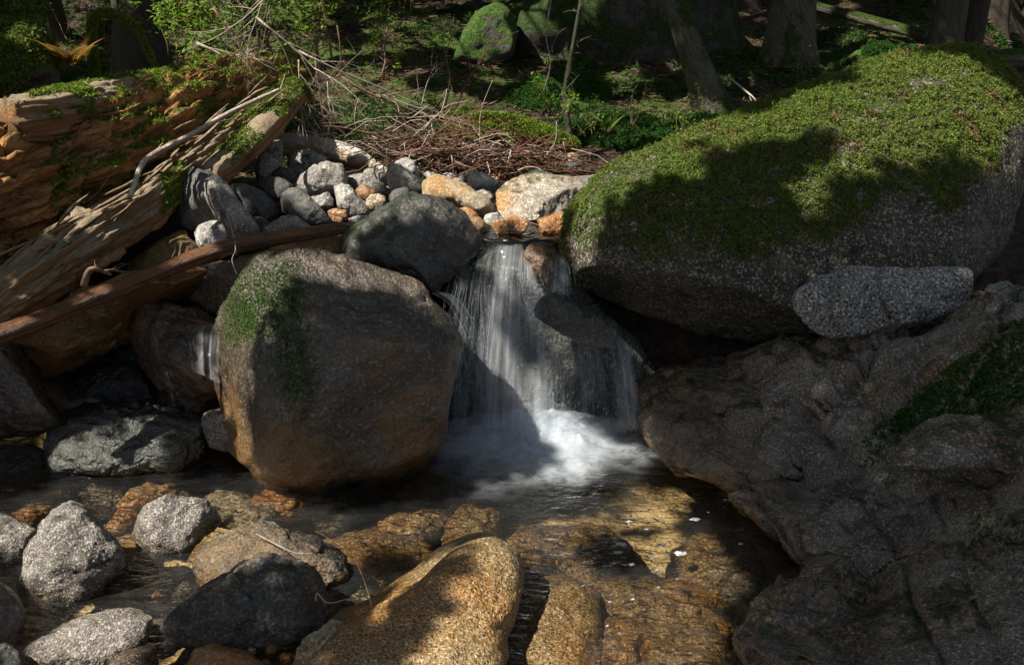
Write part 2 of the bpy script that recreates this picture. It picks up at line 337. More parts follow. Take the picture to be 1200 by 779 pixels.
M['twig'] = plain('brown_twig', (.16, .095, .055)); M['twigpale'] = plain('pale_dead_twig', (.36, .30, .24)); M['twigred'] = plain('red_brown_twig', (.12, .055, .032))
M['mossleaf'] = leaf_mat('moss_fronds', [(.045, .090, .008), (.09, .16, .014), (.15, .22, .026), (.20, .18, .06), (.07, .13, .012)], .3, .8)
M['mosspatch'] = leaf_mat('short_green_moss', [(.03, .085, .010), (.05, .13, .015), (.08, .16, .02)], .2, .8)
M['mossbrown'] = leaf_mat('dry_brown_moss', [(.09, .06, .02), (.14, .11, .03), (.10, .12, .02), (.20, .12, .06)], .2, .9)
M['mossdk'] = leaf_mat('dark_moss_fronds', [(.015, .05, .006), (.03, .095, .01), (.05, .13, .015)], .3, .8)
M['mossbright'] = leaf_mat('bright_moss_fronds', [(.09, .16, .01), (.16, .24, .02), (.22, .28, .05)], .4, .8)
M['leafbright'] = leaf_mat('bright_green_leaves', [(.10, .20, .015), (.18, .32, .03), (.25, .38, .05)], .5, .5)
M['leafdark'] = leaf_mat('forest_green_leaves', [(.03, .07, .01), (.06, .12, .02), (.09, .16, .03)], .4, .5)
M['needle'] = leaf_mat('conifer_needles', [(.02, .045, .010), (.035, .07, .015), (.05, .09, .02)], .25, .6)
M['fernorange'] = leaf_mat('orange_fern_fronds', [(.40, .11, .02), (.45, .20, .03), (.30, .26, .04), (.16, .22, .03)], .5, .6)
M['fern'] = leaf_mat('fern_fronds', [(.08, .18, .02), (.14, .26, .03)], .45, .6)
M['litter'] = leaf_mat('fallen_needles_and_bark', [(.05, .03, .02), (.12, .07, .045), (.20, .13, .09), (.07, .04, .03)], .05, .9)

def ground_mat():
    m, nt = newmat('forest_floor'); co = N(nt, 'ShaderNodeNewGeometry').outputs['Position']
    z = N(nt, 'ShaderNodeSeparateXYZ', {0: co}).outputs[2]; y = N(nt, 'ShaderNodeSeparateXYZ', {0: co}).outputs[1]
    nz = N(nt, 'ShaderNodeSeparateXYZ', {0: N(nt, 'ShaderNodeNewGeometry').outputs['Normal']}).outputs[2]
    n1 = noise(nt, co, 1.1, 6, .6, .3); n2 = noise(nt, co, 18, 6, .7); n3 = noise(nt, co, 70, 3, .6)
    soil = mix(nt, mrange(nt, n2, .35, .7), (.022, .015, .011), (.085, .055, .038))
    mossc = mix(nt, mrange(nt, n3, .3, .7), (.018, .038, .006), (.07, .12, .014))
    up = mix(nt, math_(nt, 'MULTIPLY', mrange(nt, math_(nt, 'ADD', n1, math_(nt, 'MULTIPLY', n2, .25)), .58, .70), mrange(nt, y, 5.4, 6.2)), soil, mossc)
    bed = mix(nt, mrange(nt, noise(nt, co, 6, 6, .6), .35, .65), (.30, .22, .12), (.54, .43, .27))
    bed = mix(nt, mrange(nt, noise(nt, co, 60, 3, .6), .5, .66, 0, .7), bed, (.03, .02, .01))
    col = mix(nt, mrange(nt, z, .02, .12), bed, up)
    h = math_(nt, 'ADD', n2, math_(nt, 'MULTIPLY', n3, .4))
    bp = N(nt, 'ShaderNodeBump', {'Strength': .9, 'Distance': .03, 'Height': h}).outputs[0]
    out(nt, N(nt, 'ShaderNodeBsdfPrincipled', {'Base Color': col, 'Roughness': .9, 'Normal': bp, 'Specular IOR Level': .2}).outputs[0]); return m
M['ground'] = ground_mat()
def water_mat(name, tint, rough=.04, bscale=(14, 5, 5), bump=.25, fr=1.33, boost=1.0, milk=.03):
    m, nt = newmat(name); co = N(nt, 'ShaderNodeNewGeometry').outputs['Position']
    mp = N(nt, 'ShaderNodeMapping', {'Vector': co, 'Scale': (.6, 1.6, 1)}).outputs[0]
    h = math_(nt, 'ADD', noise(nt, mp, bscale[0], 3, .5, .8), math_(nt, 'MULTIPLY', noise(nt, mp, bscale[1], 2, .5), 1.2))
    bp = N(nt, 'ShaderNodeBump', {'Strength': bump, 'Distance': .02, 'Height': h}).outputs[0]
    f = math_(nt, 'MULTIPLY', N(nt, 'ShaderNodeFresnel', {'IOR': fr, 'Normal': bp}).outputs[0], boost, True)
    g = N(nt, 'ShaderNodeBsdfGlossy', {'Color': (1, 1, 1), 'Roughness': rough, 'Normal': bp})
    t = N(nt, 'ShaderNodeBsdfTransparent', {'Color': tint})
    fl = mrange(nt, noise(nt, N(nt, 'ShaderNodeMapping', {'Vector': co, 'Scale': (1.2, 2.6, 1), 'Rotation': (0, 0, .35)}).outputs[0], 3, 4, .5, 2.0), .35, .80, .01, milk)
    df = N(nt, 'ShaderNodeBsdfDiffuse', {'Color': (.62, .66, .68)})
    bt = N(nt, 'ShaderNodeMixShader', {0: fl, 1: t.outputs[0], 2: df.outputs[0]})
    out(nt, N(nt, 'ShaderNodeMixShader', {0: f, 1: bt.outputs[0], 2: g.outputs[0]}).outputs[0]); return m
M['water'] = water_mat('pool_water', (.88, .83, .70), .05, (26, 8, 5), .65, 1.33, 1.6)
M['lipwater'] = water_mat('upper_stream_water', (.55, .62, .68), .08, (20, 8, 5), .5, 1.45, 1.5)
def fall_mat(name, dens=.5, soft=.2, us=60, vs=2.0, col=(.80, .87, .95)):
    """thin falling water: streaks along the fall, uv = (across m, down m)"""
    m, nt = newmat(name); uv = N(nt, 'ShaderNodeTexCoord').outputs['UV']
    mp = N(nt, 'ShaderNodeMapping', {'Vector': uv, 'Scale': (us, vs, 1)}).outputs[0]
    a = math_(nt, 'ADD', math_(nt, 'MULTIPLY', noise(nt, mp, 1.0, 4, .55, .25), .45), math_(nt, 'MULTIPLY', noise(nt, mp, .32, 2, .5, .2), .55)); b = noise(nt, N(nt, 'ShaderNodeMapping', {'Vector': uv, 'Scale': (7, 1.6, 1)}).outputs[0], 1.0, 3)
    f = mrange(nt, math_(nt, 'ADD', math_(nt, 'MULTIPLY', a, .6), math_(nt, 'MULTIPLY', b, .5)), .60 - .2 * dens, .60 - .2 * dens + soft)
    fd = N(nt, 'ShaderNodeAttribute', attribute_name='fade').outputs['Fac']
    f = math_(nt, 'MULTIPLY', f, fd, True)
    bs = N(nt, 'ShaderNodeBsdfPrincipled', {'Base Color': col, 'Roughness': .25, 'Specular IOR Level': .6})
    tl = N(nt, 'ShaderNodeBsdfTranslucent', {'Color': col}); sh = N(nt, 'ShaderNodeMixShader', {0: .5, 1: bs.outputs[0], 2: tl.outputs[0]}).outputs[0]
    out(nt, N(nt, 'ShaderNodeMixShader', {0: f, 1: N(nt, 'ShaderNodeBsdfTransparent').outputs[0], 2: sh}).outputs[0]); return m
M['fall'] = fall_mat('falling_water', .80, .40, 60, .7, (.90, .94, .98)); M['veil'] = fall_mat('thin_water_veil', .40, .42, 60, .7)
def strand_mat():
    m, nt = newmat('water_thread'); bs = N(nt, 'ShaderNodeBsdfPrincipled', {'Base Color': (.78, .86, .95), 'Roughness': .12, 'Specular IOR Level': .8})
    r = N(nt, 'ShaderNodeNewGeometry').outputs['Random Per Island']
    tl = N(nt, 'ShaderNodeBsdfTranslucent', {'Color': (.8, .88, .97)}); sh = N(nt, 'ShaderNodeMixShader', {0: .45, 1: bs.outputs[0], 2: tl.outputs[0]}).outputs[0]
    out(nt, N(nt, 'ShaderNodeMixShader', {0: mrange(nt, r, 0, 1, .04, .36), 1: N(nt, 'ShaderNodeBsdfTransparent').outputs[0], 2: sh}).outputs[0]); return m
M['thread'] = strand_mat()
def foam_mat():
    m, nt = newmat('white_water_foam'); co = N(nt, 'ShaderNodeNewGeometry').outputs['Position']
    mp = N(nt, 'ShaderNodeMapping', {'Vector': co, 'Scale': (1, 1.6, 1)}).outputs[0]
    a = noise(nt, mp, 9, 7, .68, 1.6); b = noise(nt, mp, 45, 4, .6, .5); fd = N(nt, 'ShaderNodeAttribute', attribute_name='fade').outputs['Fac']
    f = math_(nt, 'ADD', math_(nt, 'MULTIPLY', mrange(nt, a, .25, .65), 1.2), math_(nt, 'MULTIPLY', b, .3))
    f = math_(nt, 'MULTIPLY', math_(nt, 'MULTIPLY', f, fd), 1.1, True)
    bs = N(nt, 'ShaderNodeBsdfPrincipled', {'Base Color': (.60, .65, .70), 'Roughness': .5}); tl = N(nt, 'ShaderNodeBsdfTranslucent', {'Color': (.7, .77, .85)})
    sh = N(nt, 'ShaderNodeMixShader', {0: .3, 1: bs.outputs[0], 2: tl.outputs[0]}).outputs[0]
    out(nt, N(nt, 'ShaderNodeMixShader', {0: f, 1: N(nt, 'ShaderNodeBsdfTransparent').outputs[0], 2: sh}).outputs[0]); return m
M['foam'] = foam_mat()
M['bubble'] = plain('pale_foam', (.42, .44, .48), .4)

# ------------------------------------------------------------------ terrain
def T(x, y):
    x = np.asarray(x, float); y = np.asarray(y, float)
    b = np.interp(y, [-60, 0, 1.1, 1.6, 3.74, 4.0, 6.5, 8, 11, 14, 20, 35, 160], [4, .6, .3, -.20, -.24, .60, .84, 1.15, 1.75, 2.55, 4.2, 8.5, 30])
    lo = np.interp(y, [-60, 0, 1.1, 1.6, 3.55, 3.95, 6.5, 10, 20, 160], [4, .6, .3, -.2, -.24, .6, .80, .95, 1.0, 3.5])
    k = sstep(.48, .60, x / np.maximum(y, 1)) * sstep(5, 7, y); b = b * (1 - k) + lo * k
    left = sstep(2.1, 3.2, -x) * (1 - sstep(6, 9, y)); b = np.maximum(b, b * (1 - left) + left * np.interp(y, [-60, 1, 4, 6, 160], [1, .6, .85, 1.2, 3]))
    right = sstep(1.5, 2.6, x) * (1 - sstep(3.6, 4.4, y)); b = b * (1 - right) + right * np.maximum(b, .25)
    p = np.stack([x, y, 0 * x], -1).reshape(-1, 3); am = np.interp(y, [3.5, 4, 7, 11, 20], [.04, .05, .07, .22, .5])
    n = fbm(p, 5, .9, 3.1).reshape(x.shape) * am + np.where(y < 7, 0, 1) * np.abs(fbm(p, 3, 2.2, 8.8)).reshape(x.shape) * .10
    n = n + fbm(p, 3, 7, 1.7).reshape(x.shape) * .02
    return b + n
def nonlin(a, b, n, k):   # dense middle
    s = np.linspace(-1, 1, n); s = .12 * s + .88 * np.sign(s) * np.abs(s) ** k; return np.where(s < 0, -s * a, s * b)
gx = nonlin(-120, 120, 361, 3.2); gy = 4 + nonlin(-45, 150, 461, 3.2)
GX, GY = np.meshgrid(gx, gy); GZ = T(GX, GY)
nx, ny = len(gx), len(gy); ii = (np.arange(ny - 1)[:, None] * nx + np.arange(nx - 1)[None, :]).ravel()
ground = mkobj('ground', np.stack([GX, GY, GZ], -1).reshape(-1, 3), np.stack([ii, ii + 1, ii + nx + 1, ii + nx], -1), M['ground'], origin=(0, 0, 0))
tag(ground, None, None, kind='structure')

# ------------------------------------------------------------------ rocks
_ico = {}
def ico(l):
    if l not in _ico:
        bm = bmesh.new(); bmesh.ops.create_icosphere(bm, subdivisions=l, radius=1); 
        _ico[l] = (np.array([v.co[:] for v in bm.verts]), np.array([[v.index for v in f.verts] for f in bm.faces])); bm.free()
    return _ico[l]
ROCKS = {}
def finish(V, F, c, size, seed, amp, facets, hard, planes=None):
    rs = np.random.default_rng(seed)
    for k in range(facets):
        n = unit(rs.normal(size=3) * [1, 1, .9] + [0, -.35, .45]); d = (V - c) @ n; h = d.max() * rs.uniform(.72, .92)
        e = np.clip(d - h, 0, None); V = V - n * (e * hard)[:, None]
    for n, kf in (planes or []):
        n = unit(np.array(n, float)); d = (V - c) @ n; h = d.max() * kf; V = V - n * (np.clip(d - h, 0, None) * .95)[:, None]
    D = unit(V - c); o = seed * 3.7
    s = 1 / size
    V = V + D * (amp * size * (fbm(V, 5, 2.6 * s, o, .55) - .15))[:, None]
    r = ridged(V, 3, 3.4 * s, o + 5); V = V - D * (amp * .45 * size * np.clip(r - 1.15, 0, 1))[:, None]
    V = V + D * (.0022 * fbm(V, 3, 45, o) + .004 * fbm(V, 2, 16, o))[:, None]
    return V
def rock(name, label, outline, mat, Yb, Yt=None, cat='rock', group=None, seed=None, lvl=None, p=2.2, tf=.42, tb=.7, amp=.05,
         facets=6, hard=.8, planes=None, bumps=None, depths=None, centre=None, sm=2, xt=0.0, cracks=None, crag=0.0, fz=.25):
    seed = seed if seed is not None else (abs(hash(str(outline[0]) + str(len(outline)))) % 997 if False else int(abs(outline[0][0] * 13.7 + outline[0][1] * 7.3 + len(outline))) % 997)
    O = np.array(outline, float); lo, hi = O.min(0), O.max(0)
    if centre is None: centre = (lo + hi) / 2
    ctr = np.array(centre, float); Hm = (hi[1] - lo[1]) / FPX * Yb; Wm = (hi[0] - lo[0]) / FPX * Yb; size = min(Hm, Wm)
    if Yt is None: Yt = Yb + .45 * Hm
    if depths is None: dep = Yb + (Yt - Yb) * (hi[1] - O[:, 1]) / (hi[1] - lo[1] + 1e-6) + xt * (O[:, 0] - ctr[0]) / (hi[0] - lo[0] + 1e-6)
    else: dep = np.array(depths, float)
    th = np.arctan2(-(O[:, 1] - ctr[1]), O[:, 0] - ctr[0]) % (2 * PI); k = np.argsort(th); th = th[k]; W3 = P3(O[:, 0], O[:, 1], dep)[k]
    t = np.linspace(0, 2 * PI, 360, endpoint=False)
    R = np.stack([np.interp(t, np.r_[th - 2 * PI, th, th + 2 * PI], np.r_[W3[:, j], W3[:, j], W3[:, j]]) for j in range(3)], 1)
    for _ in range(sm): R = (np.roll(R, 2, 0) + np.roll(R, -2, 0) + np.roll(R, 4, 0) + np.roll(R, -4, 0) + 2 * R) / 6
    cdep = float(np.interp(ctr[1], [lo[1], hi[1]], [Yt, Yb])) if depths is None else float(dep.mean())
    C3 = P3(ctr[0], ctr[1], cdep)
    if facets: R = C3 + (R - C3) * (1.10 if max(hi - lo) < 70 else 1.05)
    if lvl is None: pxs = max(hi - lo); lvl = 7 if pxs > 330 else 6 if pxs > 110 else 5 if pxs > 40 else 4
    S, F = ico(lvl)
    s = np.hypot(S[:, 0], S[:, 2]); b = np.abs(S[:, 1]); den = (s ** p + b ** p) ** (1 / p); rr, d = s / den, b / den
    ang = (np.arctan2(S[:, 2], S[:, 0]) % (2 * PI)) / (2 * PI) * 360; i0 = ang.astype(int) % 360; fr = (ang - ang.astype(int))[:, None]
    RR = R[i0] * (1 - fr) + R[(i0 + 1) % 360] * fr
    front = S[:, 1] < 0
    vd = unit(np.array([C3[0], C3[1], C3[2] - CAMZ])); fd = unit(-vd * .85 + np.array([0, 0, fz])); bd = unit(np.array([vd[0], vd[1], -.15]))
    V = C3 + (RR - C3) * rr[:, None] + np.where(front[:, None], fd * (tf * size * d)[:, None], bd * (tb * size * d)[:, None])
    if bumps:
        ppx, ppy, _ = proj(V)
        for bx, by, br, bh in bumps:
            g = np.exp(-(((ppx - bx) / br) ** 2 + ((ppy - by) / br) ** 2)) * front; V = V + (fd * bh) * g[:, None]
    V = finish(V, F, C3, size, seed, amp, facets, hard, planes)
    if crag:
        wp = V + .06 * size * np.stack([fbm(V, 3, 3 / size, seed + a) for a in (1, 2, 3)], 1)
        g1, e1 = cells(wp * [1, 1, .8], 2.6 / size, seed); g2, e2 = cells(wp, 7.5 / size, seed + 2)
        V = V + unit(V - C3) * (crag * size * (g1 * .8 + g2 * .22 - .30 * np.exp(-(e1 / .035) ** 2) - .09 * np.exp(-(e2 / .06) ** 2)))[:, None]
    if cracks:
        ppx, ppy, _ = proj(V); wob = fbm(V, 3, 9, 3.3) * 6
        for wd, dp, line in cracks:
            dm = np.full(len(V), 1e9)
            for (x0, y0), (x1, y1) in zip(line[:-1], line[1:]):
                t_ = np.clip(((ppx - x0) * (x1 - x0) + (ppy + wob - y0) * (y1 - y0)) / ((x1 - x0) ** 2 + (y1 - y0) ** 2), 0, 1); dm = np.minimum(dm, np.hypot(ppx - x0 - t_ * (x1 - x0), ppy + wob - y0 - t_ * (y1 - y0)))
            V = V - (fd * dp) * (np.exp(-(dm / wd) ** 2) * front)[:, None]
    # orientation: make normals point outwards
    a, bb, c = V[F[:, 0]], V[F[:, 1]], V[F[:, 2]]
    if (np.einsum('ij,ij->i', np.cross(bb - a, c - a), (a - C3))).sum() < 0: F = F[:, ::-1]
    o = mkobj(name, V, F, M[mat]); tag(o, label, cat, group); ROCKS[label] = o; return o
def stone(name, label, x, y, z, rx, ry, rz, mat, rot=0, tilt=0, seed=1, lvl=5, amp=.06, facets=4, hard=.7, group=None, cat='stone', p=2.3):
    S, F = ico(lvl); den = (np.abs(S) ** p).sum(1) ** (1 / p); V = S / den[:, None] * [rx, ry, rz]
    V = finish(V, F, np.zeros(3), min(rx, ry, rz) * 2, seed, amp, facets, hard)
    m = np.array(Matrix.Rotation(rot, 3, 'Z') @ Matrix.Rotation(tilt, 3, 'X')); V = V @ m.T + [x, y, z]
    o = mkobj(name, V, F, M[mat]); tag(o, label, cat, group); return o

GB = 'cobbles of the sunlit gravel bar'
q5 = lambda p: q(300, 150, 6, p); q6 = lambda p: q(450, 150, 6, p); q7 = lambda p: q(560, 150, 6, p); q8 = lambda p: q(180, 150, 5.193, p)
# --- big boulder on the right
BIG = rock('boulder', 'huge granite boulder thickly covered in green moss, right of the waterfall',
     [(660,275),(668,250),(700,215),(740,187),(800,162),(860,138),(900,124),(960,101),(1010,81),(1060,66),(1110,59),(1150,64),(1178,85),(1203,112),(1217,150),(1206,190),(1192,232),(1168,290),(1140,332),(1060,375),(960,402),(880,402),(800,390),(745,375),(700,350),(672,320)],
     'big', 3.62, 4.55, cat='boulder', tf=.52, tb=.8, p=2.5, amp=.028, facets=0, centre=(930,250), sm=1, fz=.0, bumps=[(830,250,70,.03),(1090,230,90,.05),(900,330,60,-.05)], planes=[((-.25,-.55,-.8),.80)])
# --- ledge slab and outcrop
rock('granite_slab', 'long pale grey granite slab lying on the ledge under the huge mossy boulder', q(900,260,3,[(98,258),(150,220),(270,172),(400,176),(500,177),(650,172),(745,186),(768,235),(750,268),(690,285),(668,335),(500,366),(420,378),(300,402),(230,407),(150,372),(105,305)]),
     'ledge', 3.18, 3.34, cat='slab', tf=.55, p=2.8, amp=.05, facets=5, seed=5, lvl=7, sm=1, cracks=[(3,.02,[(985,318),(972,345),(975,380),(985,392)]),(3.5,.025,[(1028,316),(1030,345),(1045,375),(1060,385)]),(2.5,.02,[(1105,352),(1150,345)])])
OUT = rock('rock_outcrop', 'broad wet brown and grey bedrock outcrop sloping down to the pool at the right edge',
     [(752,452),(800,432),(850,428),(910,412),(960,404),(1080,384),(1200,362),(1340,330),(1420,560),(1340,900),(1150,930),(960,900),(900,820),(925,740),(940,680),(905,620),(860,590),(800,556),(768,520),(750,480)],
     'outcrop', 2, 3, depths=[3.72,3.74,3.72,3.6,3.5,3.2,2.95,2.75,2.0,1.35,1.4,1.6,1.85,2.12,2.42,2.72,2.93,3.16,3.38,3.6], cat='rock', tf=.22, tb=.5, p=3.2, amp=.025, facets=0, centre=(1060,610), sm=1, lvl=7, seed=12, crag=.13,
     cracks=[(4,.04,[(985,540),(1020,600),(1060,660),(1075,720),(1110,779)]),(3,.03,[(1130,640),(1135,690),(1160,740)]),(5,.05,[(935,470),(985,530),(1010,560)]),(3,.03,[(850,470),(842,520),(900,600),(940,650)]),(4,.04,[(1040,545),(1120,558),(1200,560)]),(3,.03,[(1090,560),(1110,620),(1150,650)])],
     bumps=[(1150,480,85,.13),(1080,540,60,.05),(1180,620,90,.06),(1040,470,40,-.06),(960,560,28,-.10),(1010,690,38,-.12),(900,470,60,.05),(1100,680,60,.05),(1140,560,22,-.07)])
rock('rock_ledge', 'flat mossy grey ledge jutting from the outcrop at the right edge', [(1040,520),(1060,505),(1110,492),(1200,488),(1290,480),(1290,560),(1200,556),(1130,552),(1075,552),(1045,545)], 'outcrop', 2.28, 2.5, cat='rock', tf=.35, tb=.9, p=3, amp=.06, facets=4, seed=31, crag=.12)
rock('rock', 'dark craggy grey rock at the foot of the outcrop on the bottom edge', q(900,520,3,[(-120,800),(-95,660),(-5,520),(100,470),(230,488),(300,590),(335,720),(330,860),(-100,860)]), 'outcrop', 1.72, 2.12, tf=.45, amp=.08, facets=5, seed=8, crag=.16)
# --- waterfall rocks
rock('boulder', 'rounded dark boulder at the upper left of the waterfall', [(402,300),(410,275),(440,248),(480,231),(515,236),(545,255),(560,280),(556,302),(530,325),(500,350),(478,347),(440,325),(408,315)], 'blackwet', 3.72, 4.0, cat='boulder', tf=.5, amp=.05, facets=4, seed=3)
CEN = rock('boulder', 'large rounded brown boulder with a green moss patch, left of the waterfall', [(243,442),(250,388),(278,334),(303,306),(340,301),(400,306),(450,322),(500,350),(530,385),(541,415),(536,455),(524,505),(506,545),(465,574),(380,582),(310,570),(262,530),(248,485)],
     'centre', 3.12, 3.5, cat='boulder', tf=.5, tb=.6, p=2.4, amp=.035, facets=0, planes=[((-.80,-.55,.12),.80),((.25,-.45,.80),.84),((.35,-.9,.05),.88)], seed=21, sm=1,
     cracks=[(3.5, .022, [(300,352),(340,356),(375,352),(430,362),(470,356),(510,345)]), (3, .015, [(345,352),(356,420),(368,470),(352,500)]), (4, .012, [(352,505),(400,516),(440,508)])])
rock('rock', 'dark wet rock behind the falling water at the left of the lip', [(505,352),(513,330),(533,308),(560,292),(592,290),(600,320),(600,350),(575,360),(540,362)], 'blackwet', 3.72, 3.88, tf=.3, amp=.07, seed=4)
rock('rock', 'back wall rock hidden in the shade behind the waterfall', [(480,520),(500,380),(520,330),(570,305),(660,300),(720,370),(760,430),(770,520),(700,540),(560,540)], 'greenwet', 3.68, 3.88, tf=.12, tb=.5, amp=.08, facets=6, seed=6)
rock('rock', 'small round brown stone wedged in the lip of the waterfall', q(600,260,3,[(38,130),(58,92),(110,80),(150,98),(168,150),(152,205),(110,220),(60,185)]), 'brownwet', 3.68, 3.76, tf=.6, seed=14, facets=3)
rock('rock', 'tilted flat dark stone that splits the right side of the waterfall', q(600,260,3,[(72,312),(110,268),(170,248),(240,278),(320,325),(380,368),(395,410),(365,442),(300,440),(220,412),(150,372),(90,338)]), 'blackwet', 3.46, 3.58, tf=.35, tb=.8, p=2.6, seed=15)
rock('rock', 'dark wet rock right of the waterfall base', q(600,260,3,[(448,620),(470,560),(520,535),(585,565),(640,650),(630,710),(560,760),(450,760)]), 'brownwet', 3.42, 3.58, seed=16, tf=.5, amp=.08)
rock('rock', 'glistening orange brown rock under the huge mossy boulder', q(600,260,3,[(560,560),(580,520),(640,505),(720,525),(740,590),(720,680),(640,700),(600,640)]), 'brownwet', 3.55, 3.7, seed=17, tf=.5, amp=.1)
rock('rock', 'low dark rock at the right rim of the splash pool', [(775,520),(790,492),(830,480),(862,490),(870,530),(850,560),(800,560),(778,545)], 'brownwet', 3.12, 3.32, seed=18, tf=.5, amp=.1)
# --- gravel bar (photo left to right)
rock('rock', 'upright grey angular stone leaning under the end of the split log', q5([(50,85),(150,80),(180,112),(180,260),(110,352),(20,372),(-5,300),(30,170)]), 'grey', 4.9, 5.0, group=GB, p=3, facets=5)
rock('cobble', 'dark rounded cobble at the foot of the upright angular stone', q5(ell(200,345,95,60,20)), 'darkgrey', 4.75, group=GB, facets=2)
rock('cobble', 'dark egg shaped cobble in the shade in front of the upright stone', q5(ell(138,432,122,78,8)), 'darkgrey', 4.5, group=GB, facets=2)
rock('cobble', 'dark brown wedge shaped cobble right of the tilted slab', q8([(485,352),(560,352),(660,388),(720,438),(758,510),(700,568),(610,560),(530,480)]), 'darkgrey', 4.2, group=GB)
rock('cobble', 'large dark egg shaped cobble above the wet orange pole', q5([(185,470),(240,430),(300,438),(380,478),(450,555),(512,630),(525,690),(420,700),(330,695),(260,640),(205,590)]), 'darkgrey', 4.15, group=GB, facets=2, tf=.5)
rock('cobble', 'large grey cobble with a twig shadow in the middle of the bar', q5([(262,415),(330,330),(420,270),(520,248),(592,268),(640,350),(620,420),(540,450),(470,480),(370,480),(290,450)]), 'grey', 4.65, group=GB, facets=2, tf=.5)
rock('cobble', 'dark topped cobble with bright stripes below the bleached driftwood', q5([(222,245),(260,190),(320,160),(400,168),(470,198),(525,250),(430,290),(330,345),(290,345),(245,310)]), 'grey', 5.1, group=GB, facets=4)
rock('cobble', 'smooth grey cobble right of the large grey cobble', q5([(628,375),(680,335),(740,327),(830,358),(905,402),(900,465),(840,480),(740,450),(650,430)]), 'grey', 4.75, group=GB, facets=3)
rock('cobble', 'pale angular black and white streaked stone in the middle of the bar', q5([(545,435),(600,403),(660,428),(720,488),(790,558),(810,620),(700,640),(640,600),(570,560)]), 'pale', 4.4, group=GB, facets=6, p=2.8)
rock('cobble', 'small tan potato shaped cobble behind the dark rounded boulder', q5(ell(845,525,68,58,0)), 'tan', 4.3, group=GB, facets=1)
rock('cobble', 'amber sided stone between two grey cobbles', q5([(700,440),(740,395),(800,420),(850,460),(840,520),(770,515),(715,490)]), 'amber', 4.5, group=GB, facets=4)
rock('cobble', 'small white angular stone right of the dark egg shaped cobble', q5([(372,485),(430,480),(500,455),(535,500),(530,560),(460,570),(400,530)]), 'pale', 4.45, group=GB, facets=5)
rock('cobble', 'small tan flat stone above the end of the orange pole', q5([(510,590),(560,570),(640,585),(655,640),(600,668),(530,655)]), 'tan', 4.15, group=GB, facets=4)
rock('cobble', 'flat pale stone by the water left of the dark rounded boulder', q5([(640,640),(720,615),(800,615),(850,640),(800,665),(690,670)]), 'pale', 4.1, group=GB, facets=4)
rock('cobble', 'low grey flat cobble touching the orange pole', q5([(55,715),(120,660),(220,616),(300,632),(380,692),(330,730),(200,750),(60,755)]), 'grey', 4.05, group=GB, facets=4)
rock('cobble', 'small dark stone left of the low flat cobble', q5([(-25,640),(40,625),(95,665),(90,720),(20,745),(-30,700)]), 'darkgrey', 4.1, group=GB)
rock('cobble', 'flat brown stone directly under the driftwood', q5([(605,310),(680,295),(770,305),(780,345),(700,360),(615,345)]), 'tan', 5.3, group=GB)
rock('cobble', 'grey brown angular stone at the right end of the driftwood', q5([(735,305),(800,288),(899,310),(925,360),(899,400),(800,370),(745,340)]), 'grey', 5.1, group=GB, facets=6)
rock('cobble', 'shadowed brown block under the middle of the driftwood', q5([(500,215),(600,205),(700,225),(770,270),(760,305),(640,300),(520,260)]), 'tan', 5.5, group=GB)
rock('cobble', 'tall speckled grey stone behind the dark rounded boulder', q6([(28,295),(60,260),(115,268),(180,320),(245,372),(280,455),(230,480),(150,460),(60,460),(30,380)]), 'grey', 4.7, group=GB, facets=4, tf=.5)
rock('cobble', 'pale lichened stone just behind the tall speckled stone', q6([(75,248),(160,213),(212,238),(245,340),(210,370),(120,300)]), 'pale', 5.0, group=GB)
rock('cobble', 'small dark shiny stone below the tall speckled stone', q6([(28,480),(70,430),(160,425),(190,465),(150,520),(50,530)]), 'darkgrey', 4.3, group=GB)
rock('cobble', 'long cream block with an amber underside in front of the brush pile', q6([(282,385),(370,338),(450,358),(560,418),(650,468),(752,528),(762,592),(690,632),(600,590),(480,540),(400,530),(290,520),(276,440)]), 'cream', 4.35, 4.6, group=GB, facets=5, p=2.9, tf=.55)
rock('cobble', 'small white stone behind the left end of the cream block', q6([(275,320),(310,302),(375,325),(380,370),(300,370)]), 'pale', 5.1, group=GB)
rock('cobble', 'small grey stone behind the middle of the cream block', q6([(402,335),(440,315),(505,320),(515,360),(470,385),(410,370)]), 'grey', 5.2, group=GB)
rock('cobble', 'small pinkish tan stone behind the cream block', q6([(465,370),(510,352),(575,385),(580,420),(520,420)]), 'tan', 5.0, group=GB)
rock('cobble', 'small rounded grey stone left of the broad pale stone', q6(ell(550,360,32,30,0)), 'grey', 5.0, group=GB)
rock('cobble', 'broad pale stone with a green stained top at the back of the bar', q6([(574,325),(620,303),(700,318),(770,358),(808,402),(760,455),(680,445),(600,405)]), 'pale', 4.95, group=GB, facets=5)
rock('cobble', 'flat grey stone between the cream block and the pointed rock', q6([(640,450),(700,438),(765,460),(770,510),(700,520),(650,490)]), 'grey', 4.6, group=GB)
rock('cobble', 'rusty rounded stone right behind the dark rounded boulder', q6([(515,575),(570,558),(630,575),(662,620),(640,650),(560,650)]), 'amber', 4.12, group=GB, facets=2)
rock('cobble', 'low rusty stone at the edge of the upper stream', q6([(540,640),(600,612),(680,640),(745,700),(740,730),(640,735),(560,715)]), 'amber', 4.02, group=GB, facets=3)
rock('cobble', 'small white stone at the foot of the pointed rock', q6([(705,640),(740,600),(800,600),(840,640),(830,690),(760,710),(715,690)]), 'pale', 4.15, group=GB)
rock('cobble', 'low brown stone at the water in front of the pointed rock', q7([(88,700),(130,655),(230,628),(330,640),(360,690),(340,745),(200,755),(95,745)]), 'tan', 3.98, group=GB)
rock('cobble', 'orange stone between the pointed rock and the huge mossy boulder', q7([(420,650),(500,610),(600,600),(680,620),(680,740),(560,760),(440,740)]), 'amber', 4.0, group=GB)
